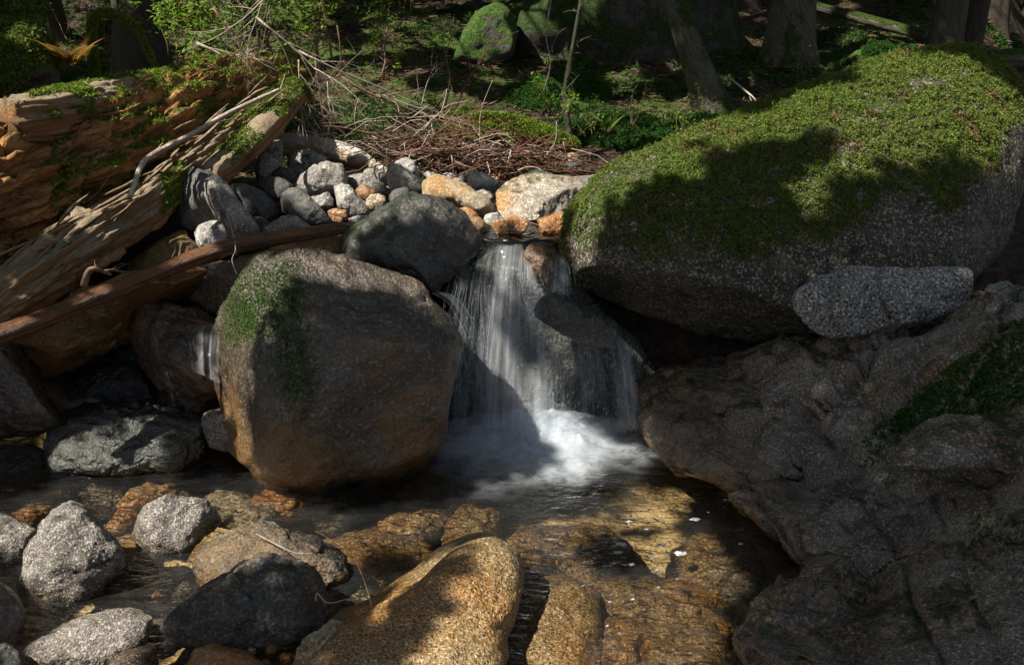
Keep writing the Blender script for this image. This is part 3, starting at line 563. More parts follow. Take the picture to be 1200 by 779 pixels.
rock('rock', 'large pointed rock, grey on its left face and green and orange on its right', q7([(118,455),(240,370),(310,342),(390,306),(480,322),(560,343),(640,350),(720,385),(800,455),(740,600),(640,700),(520,690),(440,680),(300,660),(170,655),(130,565)]), 'pointed', 4.2, 4.75, tf=.55, p=2.4, facets=0, planes=[((.65,-.7,.35),.62),((-.6,-.65,.45),.72)], seed=9, cat='rock')
rock('rock', 'flat pale grey rock at the back between the pointed rock and the huge boulder', q7([(620,355),(700,350),(830,335),(940,320),(990,400),(860,480),(760,450)]), 'grey', 5.1, 5.5)
# left pile
rock('boulder', 'smooth dark grey boulder under the split log', q8([(128,330),(190,270),(240,238),(330,262),(400,308),(480,388),(515,450),(480,530),(400,590),(300,620),(240,635),(170,610),(130,520),(120,420)]), 'darkgrey', 4.1, 4.35, cat='boulder', facets=2, tf=.5)
rock('rock', 'narrow grey slab leaning against the smooth dark grey boulder', q8([(302,345),(330,316),(370,328),(430,388),(520,455),(605,555),(650,650),(560,680),(480,668),(440,625),(400,550),(350,480),(312,410)]), 'grey', 3.95, 4.1, cat='slab', facets=3, p=2.8)
rock('cobble', 'coarse speckled black and white cobble behind the orange pole', q8(ell(368,665,112,92,10)), 'pale', 3.98, facets=3)
rock('rock', 'brown wedge shaped rock behind the orange pole at the left', [(148,318),(165,298),(188,283),(215,271),(230,290),(234,310),(200,330),(155,335)], 'goldwet', 3.85, 4.0, tf=.5, facets=5)
rock('rock', 'wide golden brown boulder beneath the orange pole', [(15,408),(70,372),(140,340),(200,318),(240,312),(240,332),(205,358),(160,372),(152,392),(127,412),(100,425),(72,437),(48,445),(30,430)], 'goldwet', 3.6, 3.8, tf=.9, p=2.8, amp=.08, facets=4)
rock('rock', 'brown shaded rock behind the cascade stone', [(203,350),(212,322),(245,312),(300,300),(345,298),(330,330),(290,370),(262,382),(228,376)], 'brownwet', 3.8, 3.95)
rock('rock', 'brown block above the central boulder, touching the orange pole', [(300,300),(318,285),(370,276),(405,278),(402,300),(380,312),(330,308)], 'amber', 3.85, 3.95)
rock('rock', 'brown wet stone with a small cascade pouring over its right side', [(152,374),(163,358),(190,357),(225,367),(264,380),(272,400),(262,430),(258,468),(232,486),(198,474),(180,446),(162,415),(152,388)], 'brownwet', 3.52, 3.72, tf=.55, p=2.6)
rock('boulder', 'brown rounded boulder cut by the left edge below the pole', [(-60,420),(-20,400),(22,401),(42,425),(57,455),(75,487),(60,502),(0,515),(-60,510)], 'brownwet', 3.3, 3.5, tf=.5, cat='boulder')
rock('slab', 'glossy green black flat rock at the left rim of the pool', [(40,512),(60,492),(78,477),(115,472),(160,476),(205,478),(236,490),(257,515),(252,540),(200,552),(120,558),(60,556)], 'greenwet', 3.14, 3.5, cat='slab', tf=.5, facets=7, hard=.85, amp=.07, p=2.6, crag=.08)
rock('rock', 'small dry grey stone peeping over the glossy flat rock', [(70,482),(85,470),(108,465),(130,474),(125,486),(90,490)], 'grey', 3.58, 3.66)
rock('slab', 'pale green slab partly under water at the left edge', [(-30,530),(0,522),(35,520),(55,530),(52,548),(20,556),(-30,556)], 'greenfg', 3.15, 3.35, cat='slab', tf=.3)
rock('rock', 'dark wet rock in the hollow beneath the golden boulder', [(60,478),(75,450),(110,432),(150,425),(185,440),(190,470),(150,485),(90,488)], 'blackwet', 3.68, 3.85)
rock('rock', 'dark block filling the gap between the golden boulder and the cascade stone', [(120,440),(140,405),(170,385),(200,400),(200,440),(170,460)], 'blackwet', 3.9, 4.0)
rock('stone', 'small wet grey stone touching the left foot of the central boulder', [(232,500),(245,480),(262,482),(275,500),(285,522),(262,528),(240,518)], 'greyfg', 3.25, 3.35, cat='stone')
# --- foreground
rock('cobble', 'large grey speckled cobble standing in the pool at lower left', q(0,520,3,[(75,505),(98,380),(150,280),(230,230),(300,238),(362,300),(432,385),(425,450),(345,520),(270,590),(180,590),(90,550)]), 'greyfg', Yz(712,-.05), Yz(712,0)+.22, tf=.5, facets=3, amp=.05, seed=41)
rock('cobble', 'small brown and grey cobble standing upright in the pool', q(0,520,3,[(470,320),(490,255),(560,193),(640,183),(722,203),(742,250),(705,335),(645,410),(540,405),(482,360)]), 'greyfg', Yz(652,-.03), Yz(652)+.16, tf=.5, facets=4, amp=.05, seed=42)
rock('rock', 'pale brown rock cut by the left edge beside the large grey cobble', q(0,520,3,[(-80,260),(0,245),(60,268),(122,310),(105,410),(60,460),(-80,470)]), 'greyfg', Yz(668,-.03), Yz(668)+.2, seed=43, tf=.4)
rock('rock', 'dark brown rounded rock cut by the left edge near the bottom', q(0,520,3,[(-90,480),(0,495),(60,540),(98,605),(85,710),(30,735),(-90,730)]), 'brownwet', Yz(760,-.02), Yz(760)+.15, seed=44, tf=.4)
rock('rock', 'dark stone in the bottom left corner', q(0,520,3,[(-60,710),(20,700),(62,730),(70,800),(-60,820)]), 'darkgrey', 1.9, 2.0, seed=45)
rock('slab', 'flat tan slab rising out of the water at the bottom left', q(0,520,3,[(40,840),(70,770),(110,705),(185,672),(280,625),(420,597),(522,595),(530,650),(505,715),(400,760),(300,840)]), 'greyfg', Yz(779,.02)-.02, Yz(718,.05), tf=.4, facets=6, p=2.7, seed=46, cat='slab')
rock('slab', 'low wet brown stone right of the flat tan slab', q(0,520,3,[(370,800),(400,740),(480,715),(550,712),(560,780),(520,840),(380,850)]), 'brownwet', 1.92, 2.05, seed=47, tf=.3)
rock('rock', 'black and tan wet rock with a pale twig on it', [(214,670),(250,636),(282,618),(330,613),(370,621),(396,643),(408,664),(392,690),(340,705),(280,700),(236,698)], 'greenfg', Yz(700,-.02), Yz(700)+.3, seed=48, tf=.5, amp=.07, crag=.05)
rock('boulder', 'broad greenish grey boulder at the bottom, left of the yellow rock', [(188,742),(212,710),(262,679),(302,655),(342,652),(372,671),(393,700),(399,722),(382,750),(320,764),(250,768),(200,762)], 'greenfg', Yz(768,.0), Yz(768)+.25, seed=49, tf=.5, amp=.06, crag=.05, cat='boulder')
rock('stone', 'orange brown stone on the bottom edge below the greenish boulder', [(215,800),(222,768),(245,757),(285,765),(315,782),(310,810)], 'amber', 1.9, 2.0, seed=50, cat='stone')
rock('rock', 'yellow speckled granite rock with dark grains at the bottom centre', [(335,800),(352,772),(382,750),(420,731),(452,711),(492,684),(530,650),(560,634),(596,640),(609,668),(603,705),(590,745),(585,820),(460,850),(345,840)], 'yellow', 1.75, 2.42, seed=51, tf=.42, p=2.5, amp=.035, facets=2)
rock('rock', 'ridged orange rib of rock beside the gravel at the bottom', [(332,800),(348,762),(372,746),(400,728),(412,733),(392,752),(368,776),(352,805)], 'tan', 1.85, 2.05, seed=52)
_p = P3(655, 735, Yz(735, 0)); stone('rock', 'golden wet bedrock hump right of the yellow rock', _p[0], _p[1] + .02, -.10, .16, .34, .12, 'yellow', rot=-.12, seed=53, lvl=6, cat='rock', amp=.05)
GS = 'gravel beside the greenish boulder'
for k, (a, b, r, mt, lb) in enumerate([(319,758,9,'amber','glossy rust pebble at the foot of the greenish boulder'),(335,755,6,'greenfg','small green pebble between two rusty pebbles'),(336,770,10,'amber','rounded orange pebble right of the glossy rust pebble'),(312,776,8,'brownwet','brown pebble on the bottom edge below the rust pebble'),(296,762,6,'tan','tan pebble left of the glossy rust pebble'),(354,748,6,'tan','small flat tan pebble by the ridged rib of rock'),(290,757,10,'brownwet','half hidden brown pebble under the greenish boulder')]):
    Y = Yz(b, .03); p = P3(a, b, Y); s = r / FPX * Y
    stone('pebble', lb, p[0], p[1], p[2] - s * .2, s, s * .9, s * .8, mt, seed=60 + k, lvl=4, group=GS, cat='pebble')
# pebbles on the ledge
for k, (a, b, r) in enumerate([(1137,362,11),(1160,360,11),(1150,348,9),(1172,350,10),(1165,340,9),(1185,358,9),(1190,344,12),(1178,336,8)]):
    Y = 3.25 + .02 * (k % 3); p = P3(a, b, Y); s = r / FPX * Y
    stone('pebble', 'rounded grey pebble in the heap behind the right end of the long granite slab', p[0], p[1], p[2], s * 1.2, s, s * .85, ['darkgrey', 'grey', 'tan'][k % 3] if k else 'grey', seed=80 + k, lvl=4, group='pebbles heaped behind the granite slab', cat='pebble')

# submerged stones: (px, py, rx, ry, rz, mat)
sub = [(183,694,.05,.05,.04,'amber'),(145,612,.07,.05,.05,'amber'),(150,650,.14,.12,.06,'tan'),(60,735,.07,.06,.05,'tan'),(215,690,.05,.04,.05,'greenfg'),
       (120,565,.16,.09,.08,'brownwet'),(180,575,.14,.07,.07,'tan'),(230,600,.10,.07,.06,'brownwet'),(270,585,.14,.08,.07,'grey'),(330,580,.16,.09,.07,'tan'),
       (400,590,.16,.10,.06,'greenfg'),(450,640,.22,.14,.07,'bedrock'),(480,610,.18,.10,.07,'tan'),(550,600,.2,.12,.08,'bedrock'),(420,700,.10,.09,.05,'darkgrey'),
       (620,640,.26,.16,.10,'bedrock'),(700,640,.22,.16,.09,'bedrock'),(760,700,.28,.18,.10,'bedrock'),(840,650,.22,.16,.10,'bedrock'),(800,750,.26,.16,.10,'bedrock'),(880,700,.12,.12,.09,'greenfg'),(720,760,.22,.14,.10,'bedrock'),
       (560,665,.18,.10,.06,'bedrock'),(300,600,.08,.06,.05,'grey'),(30,600,.12,.08,.06,'tan'),(60,575,.12,.08,.07,'goldwet'),(350,640,.10,.08,.05,'darkgrey'),(190,735,.08,.07,.05,'darkgrey'),(130,690,.08,.06,.04,'tan'),(500,560,.14,.1,.07,'grey')]
for k, (a, b, rx, ry, rz, mt) in enumerate(sub):
    z = -.055 - rz * .75; Y = Yz(b, -.06); p = P3(a, b, Y)
    lb = {0: 'bright orange stone glowing under the water between the two cobbles', 1: 'amber stone just breaking the surface between the two cobbles', 2: 'flat tan stone under water right of the large grey cobble'}.get(k)
    mn = {'amber': 'orange', 'tan': 'tan', 'brownwet': 'brown', 'greenfg': 'green grey', 'grey': 'grey', 'darkgrey': 'dark', 'yellow': 'golden speckled', 'goldwet': 'golden brown', 'bedrock': 'pale golden'}[mt]
    stone('stone', lb or 'submerged %s stone on the pool bed' % mn, p[0], p[1], z if k > 2 else -.02 - rz, rx, ry, rz, mt, rot=k * 1.1, seed=100 + k, lvl=6 if rx > .15 else 5, group='submerged stones of the pool bed' if k > 2 else None, facets=2, p=2.0, amp=.09)
# small filler pebbles between the cobbles of the bar
for k in range(70):
    a = RNG.uniform(310, 690); b = RNG.uniform(188, 272); z0 = None
    _, rb = ray(a, b); Y = 4.0
    for _i in range(60):
        if CAMZ + rb * Y < float(T(ray(a, b)[0] * Y, Y)): break
        Y += .06
    p = P3(a, b, Y); s = RNG.uniform(.025, .06)
    mt = ['grey', 'pale', 'tan', 'darkgrey', 'amber'][k % 5]
    stone('pebble', 'small %s pebble filling a gap between the cobbles of the bar' % {'grey': 'grey', 'pale': 'pale', 'tan': 'tan', 'darkgrey': 'dark', 'amber': 'rusty'}[mt], p[0], p[1], p[2] + s * .3, s * 1.2, s, s * .8, mt, rot=k, seed=200 + k, lvl=4, group='pebbles of the gravel bar', cat='pebble')

# --- rocks and mounds of the forest floor
MD = 'moss mounds on the forest floor'
rock('rock', 'huge dark mossy rock face behind the leaning tree', [(600,60),(625,-20),(680,-80),(790,-90),(850,-20),(860,70),(800,110),(720,105),(640,100)], 'mossdark', 9.5, 10.3, tf=.35, cat='rock')
rock('rock', 'mossy rock standing on the slope at top centre', [(533,75),(540,40),(555,18),(580,8),(600,14),(606,40),(600,68),(570,82)], 'mossrock', 9.0, 9.3, tf=.5)
MOUNDS = []
for lb, ol, Y in [('broad dark moss mound left of the mossy rock face', [(600,125),(608,85),(640,60),(680,62),(700,90),(712,125),(680,150),(630,150)], 7.6),
                  ('low moss mound above the huge boulder, left of the leaning trunk', [(652,165),(675,125),(715,105),(755,115),(775,150),(760,178),(700,185)], 6.6),
                  ('small bright moss cushion by the foot of the leaning tree', [(785,140),(800,125),(825,120),(845,135),(835,150),(800,152)], 6.9),
                  ('moss cushion on the slope between the two right hand trunks', [(1000,60),(1015,35),(1035,30),(1055,50),(1052,80),(1020,85)], 8.6),
                  ('long low moss bank behind the brush pile', [(470,140),(500,95),(560,80),(620,100),(640,150),(560,165)], 7.8),
                  ('mossy mound at the right foot of the slope', [(1020,90),(1040,60),(1070,65),(1080,100),(1050,110)], 7.4)]:
    xc = sum(p[0] for p in ol) / len(ol); yb = max(p[1] for p in ol); ol = [(xc + (p[0] - xc) * 1.3, yb + 6 + (p[1] - yb) * .72) for p in ol]
    MOUNDS.append(rock('moss_mound', lb, ol, 'mossrock', Y, Y + .4, tf=.5, cat='moss mound', group=MD, facets=0, amp=.13))
ROOT = rock('moss_mound', 'tall mossy root mound at the top left corner', [(-60,140),(-60,-30),(0,-25),(35,-5),(50,30),(62,75),(75,110),(40,135)], 'mossrock', 5.0, 5.4, tf=.5, cat='moss mound', facets=0, amp=.12)
rock('rock', 'dark rock under the root mound beside the rotten log', [(20,125),(50,85),(100,82),(150,95),(160,120),(90,140)], 'mossdark', 5.4, 5.7)

# ------------------------------------------------------------------ logs
def logm(name, label, pts, rads, mat, ns=90, sides=56, rough=.12, seed=1, cat='log', flat=1.0, group=None, grain=7, chip=.25, parent=None, twist=0, jag=.25, plate=.35, cellf=14, cella=1.0):
    """pts: (px, py, depth); rads in photo pixels"""
    W = P3(np.array([p[0] for p in pts]), np.array([p[1] for p in pts]), np.array([p[2] for p in pts]))
    path = smooth_path(W, ns); R = np.interp(np.linspace(0, 1, ns), np.linspace(0, 1, len(rads)), [r / FPX * p[2] for r, p in zip(rads, pts)])
    # jagged broken ends
    V, F, U = tube(path, R, sides, True); n = ns * sides
    t = np.repeat(np.linspace(0, 1, ns), sides); a = np.tile(np.linspace(0, 2 * PI, sides, endpoint=False), ns)
    L = U[:n, 0]; c = np.repeat(path, sides, 0); D = V[:n] - c; rr = np.repeat(R, sides)
    gc, ge = cells(np.stack([L * plate, np.cos(a) * rr * 1.0, np.sin(a) * rr * 1.0], 1), cellf, seed)
    q3 = np.stack([L * .9, np.cos(a) * rr * grain, np.sin(a) * rr * grain], 1) * (1 / max(R.mean(), .02)) ** .0
    n1 = fbm(q3 * 1.0, 5, 2.0, seed * 5.1, .6); n2 = fbm(q3, 3, 6.0, seed * 2.3)
    q4 = np.stack([L * 2.2, np.cos(a) * 1.6, np.sin(a) * 1.6], 1); n3 = fbm(q4, 4, 1.3, seed)
    steps = np.floor(n1 * 4) / 4
    f = 1 + rough * (n1 * .9 + n2 * .5) + chip * (n3 * .45 + steps * .2 + cella * (gc * .5 - .28 * np.exp(-(ge / .07) ** 2)))
    D = D * np.clip(f, .35, 1.6)[:, None]; 
    if flat != 1: D[:, 2] *= flat
    V[:n] = c + D
    e = jag * rr * (fbm(np.stack([np.cos(a) * 3, np.sin(a) * 3, t * 0], 1), 3, 2, seed) * 2)
    Tn = np.gradient(path, axis=0); Tn = unit(Tn); Tr = np.repeat(Tn, sides, 0)
    wgt = np.clip(1 - t * 12, 0, 1) + np.clip(1 - (1 - t) * 12, 0, 1); V[:n] += Tr * (e * wgt)[:, None]
    U[:n, 1] = a * rr
    o = mkobj(name, V, F, M[mat], parent, uv=U)
    if parent is None: tag(o, label, cat, group)
    return o
LOG1 = logm('log', 'massive rotten rust brown log with crumbling blocky wood at the left edge', [(-70,255,3.7),(30,215,4.0),(110,188,4.3),(200,150,4.8),(290,112,5.4),(350,92,5.8)], [105,95,80,58,42,26], 'rot', 220, 140, rough=.13, chip=.34, seed=3, grain=12, plate=.32, cellf=11)
LOG1b = logm('log', 'smooth grey brown log ridge running along the top of the rotten log', [(10,142,3.75),(60,134,3.9),(110,120,4.2),(165,104,4.6),(215,84,5.1)], [27,26,23,16,8], 'weather', 150, 72, rough=.10, chip=.18, seed=8, plate=.2, cellf=18, grain=12)
LOG1B = LOG1b
LOG2 = logm('log', 'long split weathered log slanting down to the left above the pole', [(-40,392,3.15),(30,335,3.35),(90,292,3.6),(150,255,3.9),(215,205,4.3),(280,160,4.7),(350,105,5.2)], [22,30,31,27,22,18,14], 'weather', 200, 90, rough=.14, chip=.32, plate=.16, cellf=22, seed=5, grain=16)
LOG3 = logm('log', 'squared plank like log with an orange side, leaning over the dark boulder', [(225,225,4.2),(262,195,4.4),(310,150,4.75),(345,110,5.1)], [15,17,17,14], 'weather', 90, 40, rough=.06, chip=.12, seed=9, grain=5)
LOG4 = logm('log', 'mossy brown slab of log lying between the rotten log and the split log', [(-40,330,3.55),(40,285,3.8),(110,245,4.1),(180,215,4.4)], [34,34,28,16], 'rot', 90, 60, rough=.1, chip=.15, seed=13, flat=.6)
logm('pole', 'wet orange brown pole slanting across the rocks at the left', [(-30,402,2.95),(40,378,3.1),(120,345,3.3),(200,313,3.5),(260,292,3.65),(330,278,3.8),(400,268,3.9),(432,264,3.95)], [13,12,11,10,10,9,7,5], 'pole', 130, 32, rough=.06, chip=.08, seed=21, cat='pole')
logm('stick', 'short dark red stick lying on the cascade stone', [(208,370,3.5),(235,378,3.5),(264,385,3.5)], [3,4,3.5], 'pole', 30, 12, rough=.05, chip=.05, seed=22, cat='stick')
logm('stick', 'long straight pale stick lying along the split log', [(152,232,3.62),(165,196,3.8),(178,182,3.9),(220,160,4.05),(270,132,4.4),(326,106,4.8)], [3,3.2,3.2,3,2.8,2.2], 'stick', 70, 14, rough=.06, chip=.05, seed=23, cat='stick')
logm('log', 'bleached driftwood log lying behind the gravel bar', [(312,165,5.7),(345,170,5.6),(385,176,5.5),(420,186,5.4),(455,202,5.2)], [10,13,13,11,3], 'bleached', 80, 36, rough=.08, chip=.15, seed=24)
LOGM = logm('log', 'red rotten broken log with a mossy top behind the brush pile', [(505,160,5.95),(545,157,5.9),(590,158,5.85),(630,164,5.8),(676,172,5.75)], [22,24,22,17,6], 'redrot', 90, 48, rough=.12, chip=.25, seed=25, grain=8)
logm('log', 'fallen mossy log at the far right beyond the huge boulder', [(1110,72,7.5),(1160,72,7.4),(1260,66,7.2)], [9,12,14], 'barkmoss', 60, 30, rough=.06, chip=.1, seed=26)
logm('log', 'thin fallen trunk lying across the slope at top right', [(955,8,11),(1010,22,10.6),(1085,42,10)], [5,6,6], 'barkmoss', 50, 16, rough=.05, chip=.1, seed=27)
# splinters on the split log
sp_ = MB()
for k in range(130):
    t = RNG.random(); c = np.array([150 - 150 * t + RNG.normal() * 5 if k % 2 else 180 + 150 * t, (255 + 80 * t) if k % 2 else 215 - 95 * t])
    Y = (3.85 - .5 * t) if k % 2 else 4.05 + .95 * t; c = c + [RNG.normal() * 6, RNG.normal() * 14 - 10]
    p = P3(c[0], c[1], Y - .06); d = unit(P3(350, 105, 5.2) - P3(0, 350, 3.3)) + RNG.normal(size=3) * .10; l = RNG.uniform(.06, .28)
    pa = smooth_path([p - d * l / 2, p + RNG.normal(size=3) * .006, p + d * l / 2], 6); V, F, U = tube(pa, np.array([.004, .011, .014, .012, .008, .002]) * RNG.uniform(.3, .8), 5)
    sp_.add(V, F, U)
tag(sp_.build('splinters', M['weather'], LOG2, smooth=False), None, None, kind='stuff')
sp2 = MB(); Pq, Nq = sample_mesh(LOG1, 900); kq = (Nq[:, 1] < .2) & (Nq[:, 2] > -.5); Pq, Nq = Pq[kq][:330], Nq[kq][:330]; ax = unit(P3(290, 112, 5.4) - P3(30, 215, 4.0))
for p, n_ in zip(Pq, Nq):
    l = RNG.uniform(.05, .26); d = unit(ax + RNG.normal(size=3) * .12 + n_ * .08); pa = smooth_path([p - d * l / 2, p + n_ * .012, p + d * l / 2 + n_ * .01], 6); V, F, U = tube(pa, np.array([.003, .010, .013, .011, .007, .001]) * RNG.uniform(.3, 1.0), 5); sp2.add(V, F, U)
tag(sp2.build('splinters', M['rot'], LOG1, smooth=False), None, None, kind='stuff')

# ------------------------------------------------------------------ moss tufts and leaves
def moss_on(o, n, maskf, mat='mossleaf', L=.016, W=.008, droop=.6, k=3, name='moss', spread=.7, jit=.4, clump=0.0):
    Pp, Nn = sample_mesh(o, n); keep = maskf(Pp, Nn); Pp, Nn = Pp[keep], Nn[keep]
    if len(Pp) == 0: return None
    if clump: Pp = Pp + Nn * (clump * np.clip(fbm(Pp * [1, 1, .7], 2, 26, 4.2) + .25, 0, 1.2))[:, None]
    Vs = []; Fs = []; c = 0
    for i in range(k):
        D = Nn * (1 - droop * .3) + RNG.normal(size=Pp.shape) * spread + np.array([0, 0, -droop]); l = L * RNG.uniform(1 - jit, 1 + jit, len(Pp))
        V, F = leaves(Pp + RNG.normal(size=Pp.shape) * L * .25 - Nn * .001, D, l, W * l / L); Vs.append(V); Fs.append(F + c); c += len(V)
    return mkobj(name, np.concatenate(Vs), np.concatenate(Fs), M[mat], o, smooth=False)
mpoly = [(640,300),(680,285),(740,290),(800,292),(870,292),(935,275),(1000,240),(1050,205),(1090,208),(1118,222),(1135,190),(1165,150),(1190,140),(1230,130),(1230,40),(1000,20),(640,160)]
def mask_big(P, Nn):
    px, py, _ = proj(P); nz = fbm(P, 4, 3.0, 2.2); n2 = fbm(P, 3, 9, 4.4)
    ins = inpoly(px + n2 * 14 + RNG.normal(size=len(P)) * 8, py + nz * 38 + RNG.normal(size=len(P)) * 11, mpoly); thin = px < 760 + 60 * nz
    dens = np.where(thin, .45, 1.0) * np.where(n2 > -.55, 1, .1); hidden = (Nn[:, 1] > .5) & (Nn[:, 2] > -.1)
    return (ins | hidden) & (RNG.random(len(P)) < dens)
moss_on(BIG, 280000, lambda P, N_: mask_big(P, N_) & (fbm(P, 3, 7, 9.9) < .42), 'mossleaf', .0125, .0042, 1.1, 4, clump=.024)
moss_on(BIG, 190000, lambda P, N_: mask_big(P, N_) & (fbm(P, 3, 7, 9.9) > .36), 'mossbrown', .016, .0055, 1.1, 3, clump=.018, name='brown_moss')
def mk_poly(poly, s=10, f=3.5, j=4):
    return lambda P, Nn: inpoly(proj(P)[0] + RNG.normal(size=len(P)) * j + fbm(P, 3, f, 1.1) * s, proj(P)[1] + RNG.normal(size=len(P)) * j + fbm(P, 3, f, 6.1) * s, poly) & (Nn[:, 1] < .3)
moss_on(CEN, 170000, mk_poly([(285,330),(310,306),(345,306),(348,350),(354,385),(372,420),(366,455),(352,475),(335,470),(322,440),(330,405),(312,375),(285,395),(268,400),(272,360)], 12, 3.5, 9), 'mosspatch', .0055, .0040, .2, 3)
moss_on(OUT, 260000, mk_poly([(1080,450),(1130,415),(1210,370),(1300,380),(1300,470),(1190,480),(1120,492),(1080,505),(1040,520),(1022,545),(1040,500)], 26, 4), 'mossdk', .012, .006, .7, 3)
moss_on(OUT, 60000, mk_poly([(1130,615),(1150,600),(1185,612),(1200,600),(1215,625),(1170,640),(1140,638)], 10, 6), 'mossdk', .011, .006, .5, 3, name='moss_patch')
up = lambda th, pr, nf=2.0: (lambda P, Nn: (Nn[:, 2] > th) & (RNG.random(len(P)) < pr) & (fbm(P, 3, nf, 3.3) > -.35))
for o in MOUNDS: moss_on(o, 60000, up(-.2, 1, 3.5), 'mossdk', .016, .006, .7, 3, clump=.03)
moss_on(ROOT, 30000, up(-.4, 1), 'mossleaf', .022, .01, 1.0, 3)
moss_on(LOGM, 24000, lambda P, Nn: (Nn[:, 2] > .35), 'mossbright', .02, .009, .2, 3)
moss_on(LOG1, 110000, lambda P, Nn: (Nn[:, 2] > .35) & (fbm(P, 4, 3.2, 5.5) > .18 - .5 * sstep(80, 200, proj(P)[0])) & (proj(P)[0] > 60), 'mossbright', .016, .008, .2, 3)
moss_on(LOG2, 80000, lambda P, Nn: (Nn[:, 2] > .3) & (fbm(P, 4, 3.0, 7.5) > .0) & (proj(P)[0] > 190), 'mossbright', .011, .007, .2, 3)
moss_on(LOG1B, 26000, lambda P, Nn: (Nn[:, 2] > .1) & (fbm(P, 4, 4.0, 2.5) > .15), 'mossbright', .012, .007, .4, 3)
moss_on(LOG4, 30000, lambda P, Nn: (Nn[:, 2] > .1) & (fbm(P, 4, 4.0, 2.5) > .1), 'mossdk', .010, .006, .4, 3)
moss_on(LOG3, 9000, lambda P, Nn: (Nn[:, 2] > .3) & (fbm(P, 4, 4.0, 7.5) > .0), 'mossbright', .011, .007, .2, 3)

# ground cover: moss, litter on the slope
def on_ground(n, x0, x1, y0, y1):
    x = RNG.uniform(x0, x1, n); y = RNG.uniform(y0, y1, n); return np.stack([x, y, T(x, y)], 1)
def fov(P, m=80):
    px, py, d = proj(P); return (d > 0) & (px > -m) & (px < 1200 + m) & (py > -m) & (py < 850)
G = on_ground(260000, -6, 7.5, 5.6, 12.5); G = G[fov(G)]; mm = (fbm(G * [1, 1, 0], 5, 1.1, 4.4) > .0) & (G[:, 1] > 6.1 + .3 * np.sin(G[:, 0] * 3)); G = G[mm]
Vs = []; Fs = []; c = 0
for i in range(2):
    V, F = leaves(G, RNG.normal(size=G.shape) * .7 + [0, 0, .8], RNG.uniform(.02, .05, len(G)), .014); Vs.append(V); Fs.append(F + c); c += len(V)
tag(mkobj('moss_cover', np.concatenate(Vs), np.concatenate(Fs), M['mossdk'], smooth=False), 'green moss carpet spread over the forest floor behind the boulders', 'moss', kind='stuff')
G = on_ground(90000, -6, 8, 5.6, 13); G = G[fov(G)]
D = RNG.normal(size=G.shape) * [1, 1, .18]; V, F = leaves(G + [0, 0, .012], D, RNG.uniform(.03, .12, len(G)), RNG.uniform(.006, .016, len(G)))
tag(mkobj('leaf_litter', V, F, M['litter'], smooth=False), 'brown fallen needles and bark bits strewn on the forest floor', 'leaf litter', kind='stuff')

# ------------------------------------------------------------------ twigs and branches
def grow(mb, p, d, L, r, depth=0, maxd=2, curl=.25, grav=0.0, nb=5, sides=5, seg=7, tips=None, spread=.8):
    pts = [p]; dd = unit(d)
    for i in range(seg):
        dd = unit(dd + RNG.normal(size=3) * curl / seg ** .5 + np.array([0, 0, grav / seg])); pts.append(pts[-1] + dd * L / seg)
    pts = np.array(pts); V, F, U = tube(pts, np.linspace(r, r * .3, len(pts)), sides); mb.add(V, F, U)
    if tips is not None and depth >= maxd - 1: tips.extend([(pts[i], unit(pts[i] - pts[i - 1])) for i in range(2, len(pts))])
    if depth < maxd:
        for k in range(nb):
            i = RNG.integers(1, len(pts) - 1); bd = unit(pts[i] - pts[i - 1]) + RNG.normal(size=3) * spread
            grow(mb, pts[i], bd, L * RNG.uniform(.3, .6), r * .5, depth + 1, maxd, curl, grav, max(2, nb - 2), max(3, sides - 1), max(4, seg - 1), tips, spread)
def PP(px, py, Y): return P3(px, py, Y)
# brush pile
mb = MB()
for k in range(330):
    a = RNG.normal(550, 60); a = min(max(a, 440), 660); b = RNG.uniform(174 if a > 520 else 155, 200); Y = RNG.uniform(5.2, 5.6)
    p = PP(a, b, Y); p[2] = max(p[2], float(T(p[0], p[1])) + .01); an = RNG.uniform(-.6, .6) + (PI if k % 2 else 0)
    L = RNG.uniform(.12, .5); d = np.array([math.cos(an), RNG.normal() * .5, RNG.normal() * .38]); pa = smooth_path([p, p + unit(d) * L * .5 + RNG.normal(size=3) * .03, p + unit(d) * L], 6)
    V, F, U = tube(pa, np.linspace(1, .5, 6) * RNG.uniform(.002, .006), 4); mb.add(V, F, U)
bp_ = mb.build('brush_pile', M['twigred']); tag(bp_, 'tangled pile of red brown dead twigs behind the gravel bar', 'brush pile', kind='stuff')
mb = MB()
for k in range(110):
    a = RNG.normal(520, 60); b = RNG.uniform(165 if a > 520 else 120, 195); Y = RNG.uniform(5.1, 5.6); p = PP(a, b, Y); d = np.array([RNG.normal(), RNG.normal() * .5, RNG.normal() * .5]); L = RNG.uniform(.12, .42)
    V, F, U = tube(smooth_path([p, p + unit(d) * L * .5 + RNG.normal(size=3) * .04, p + unit(d) * L], 6), np.linspace(1, .4, 6) * RNG.uniform(.002, .0045), 4); mb.add(V, F, U)
tag(mb.build('brush_pile', M['twigpale']), 'loose pale dead twigs lying on top of the brush pile', 'brush pile', kind='stuff')
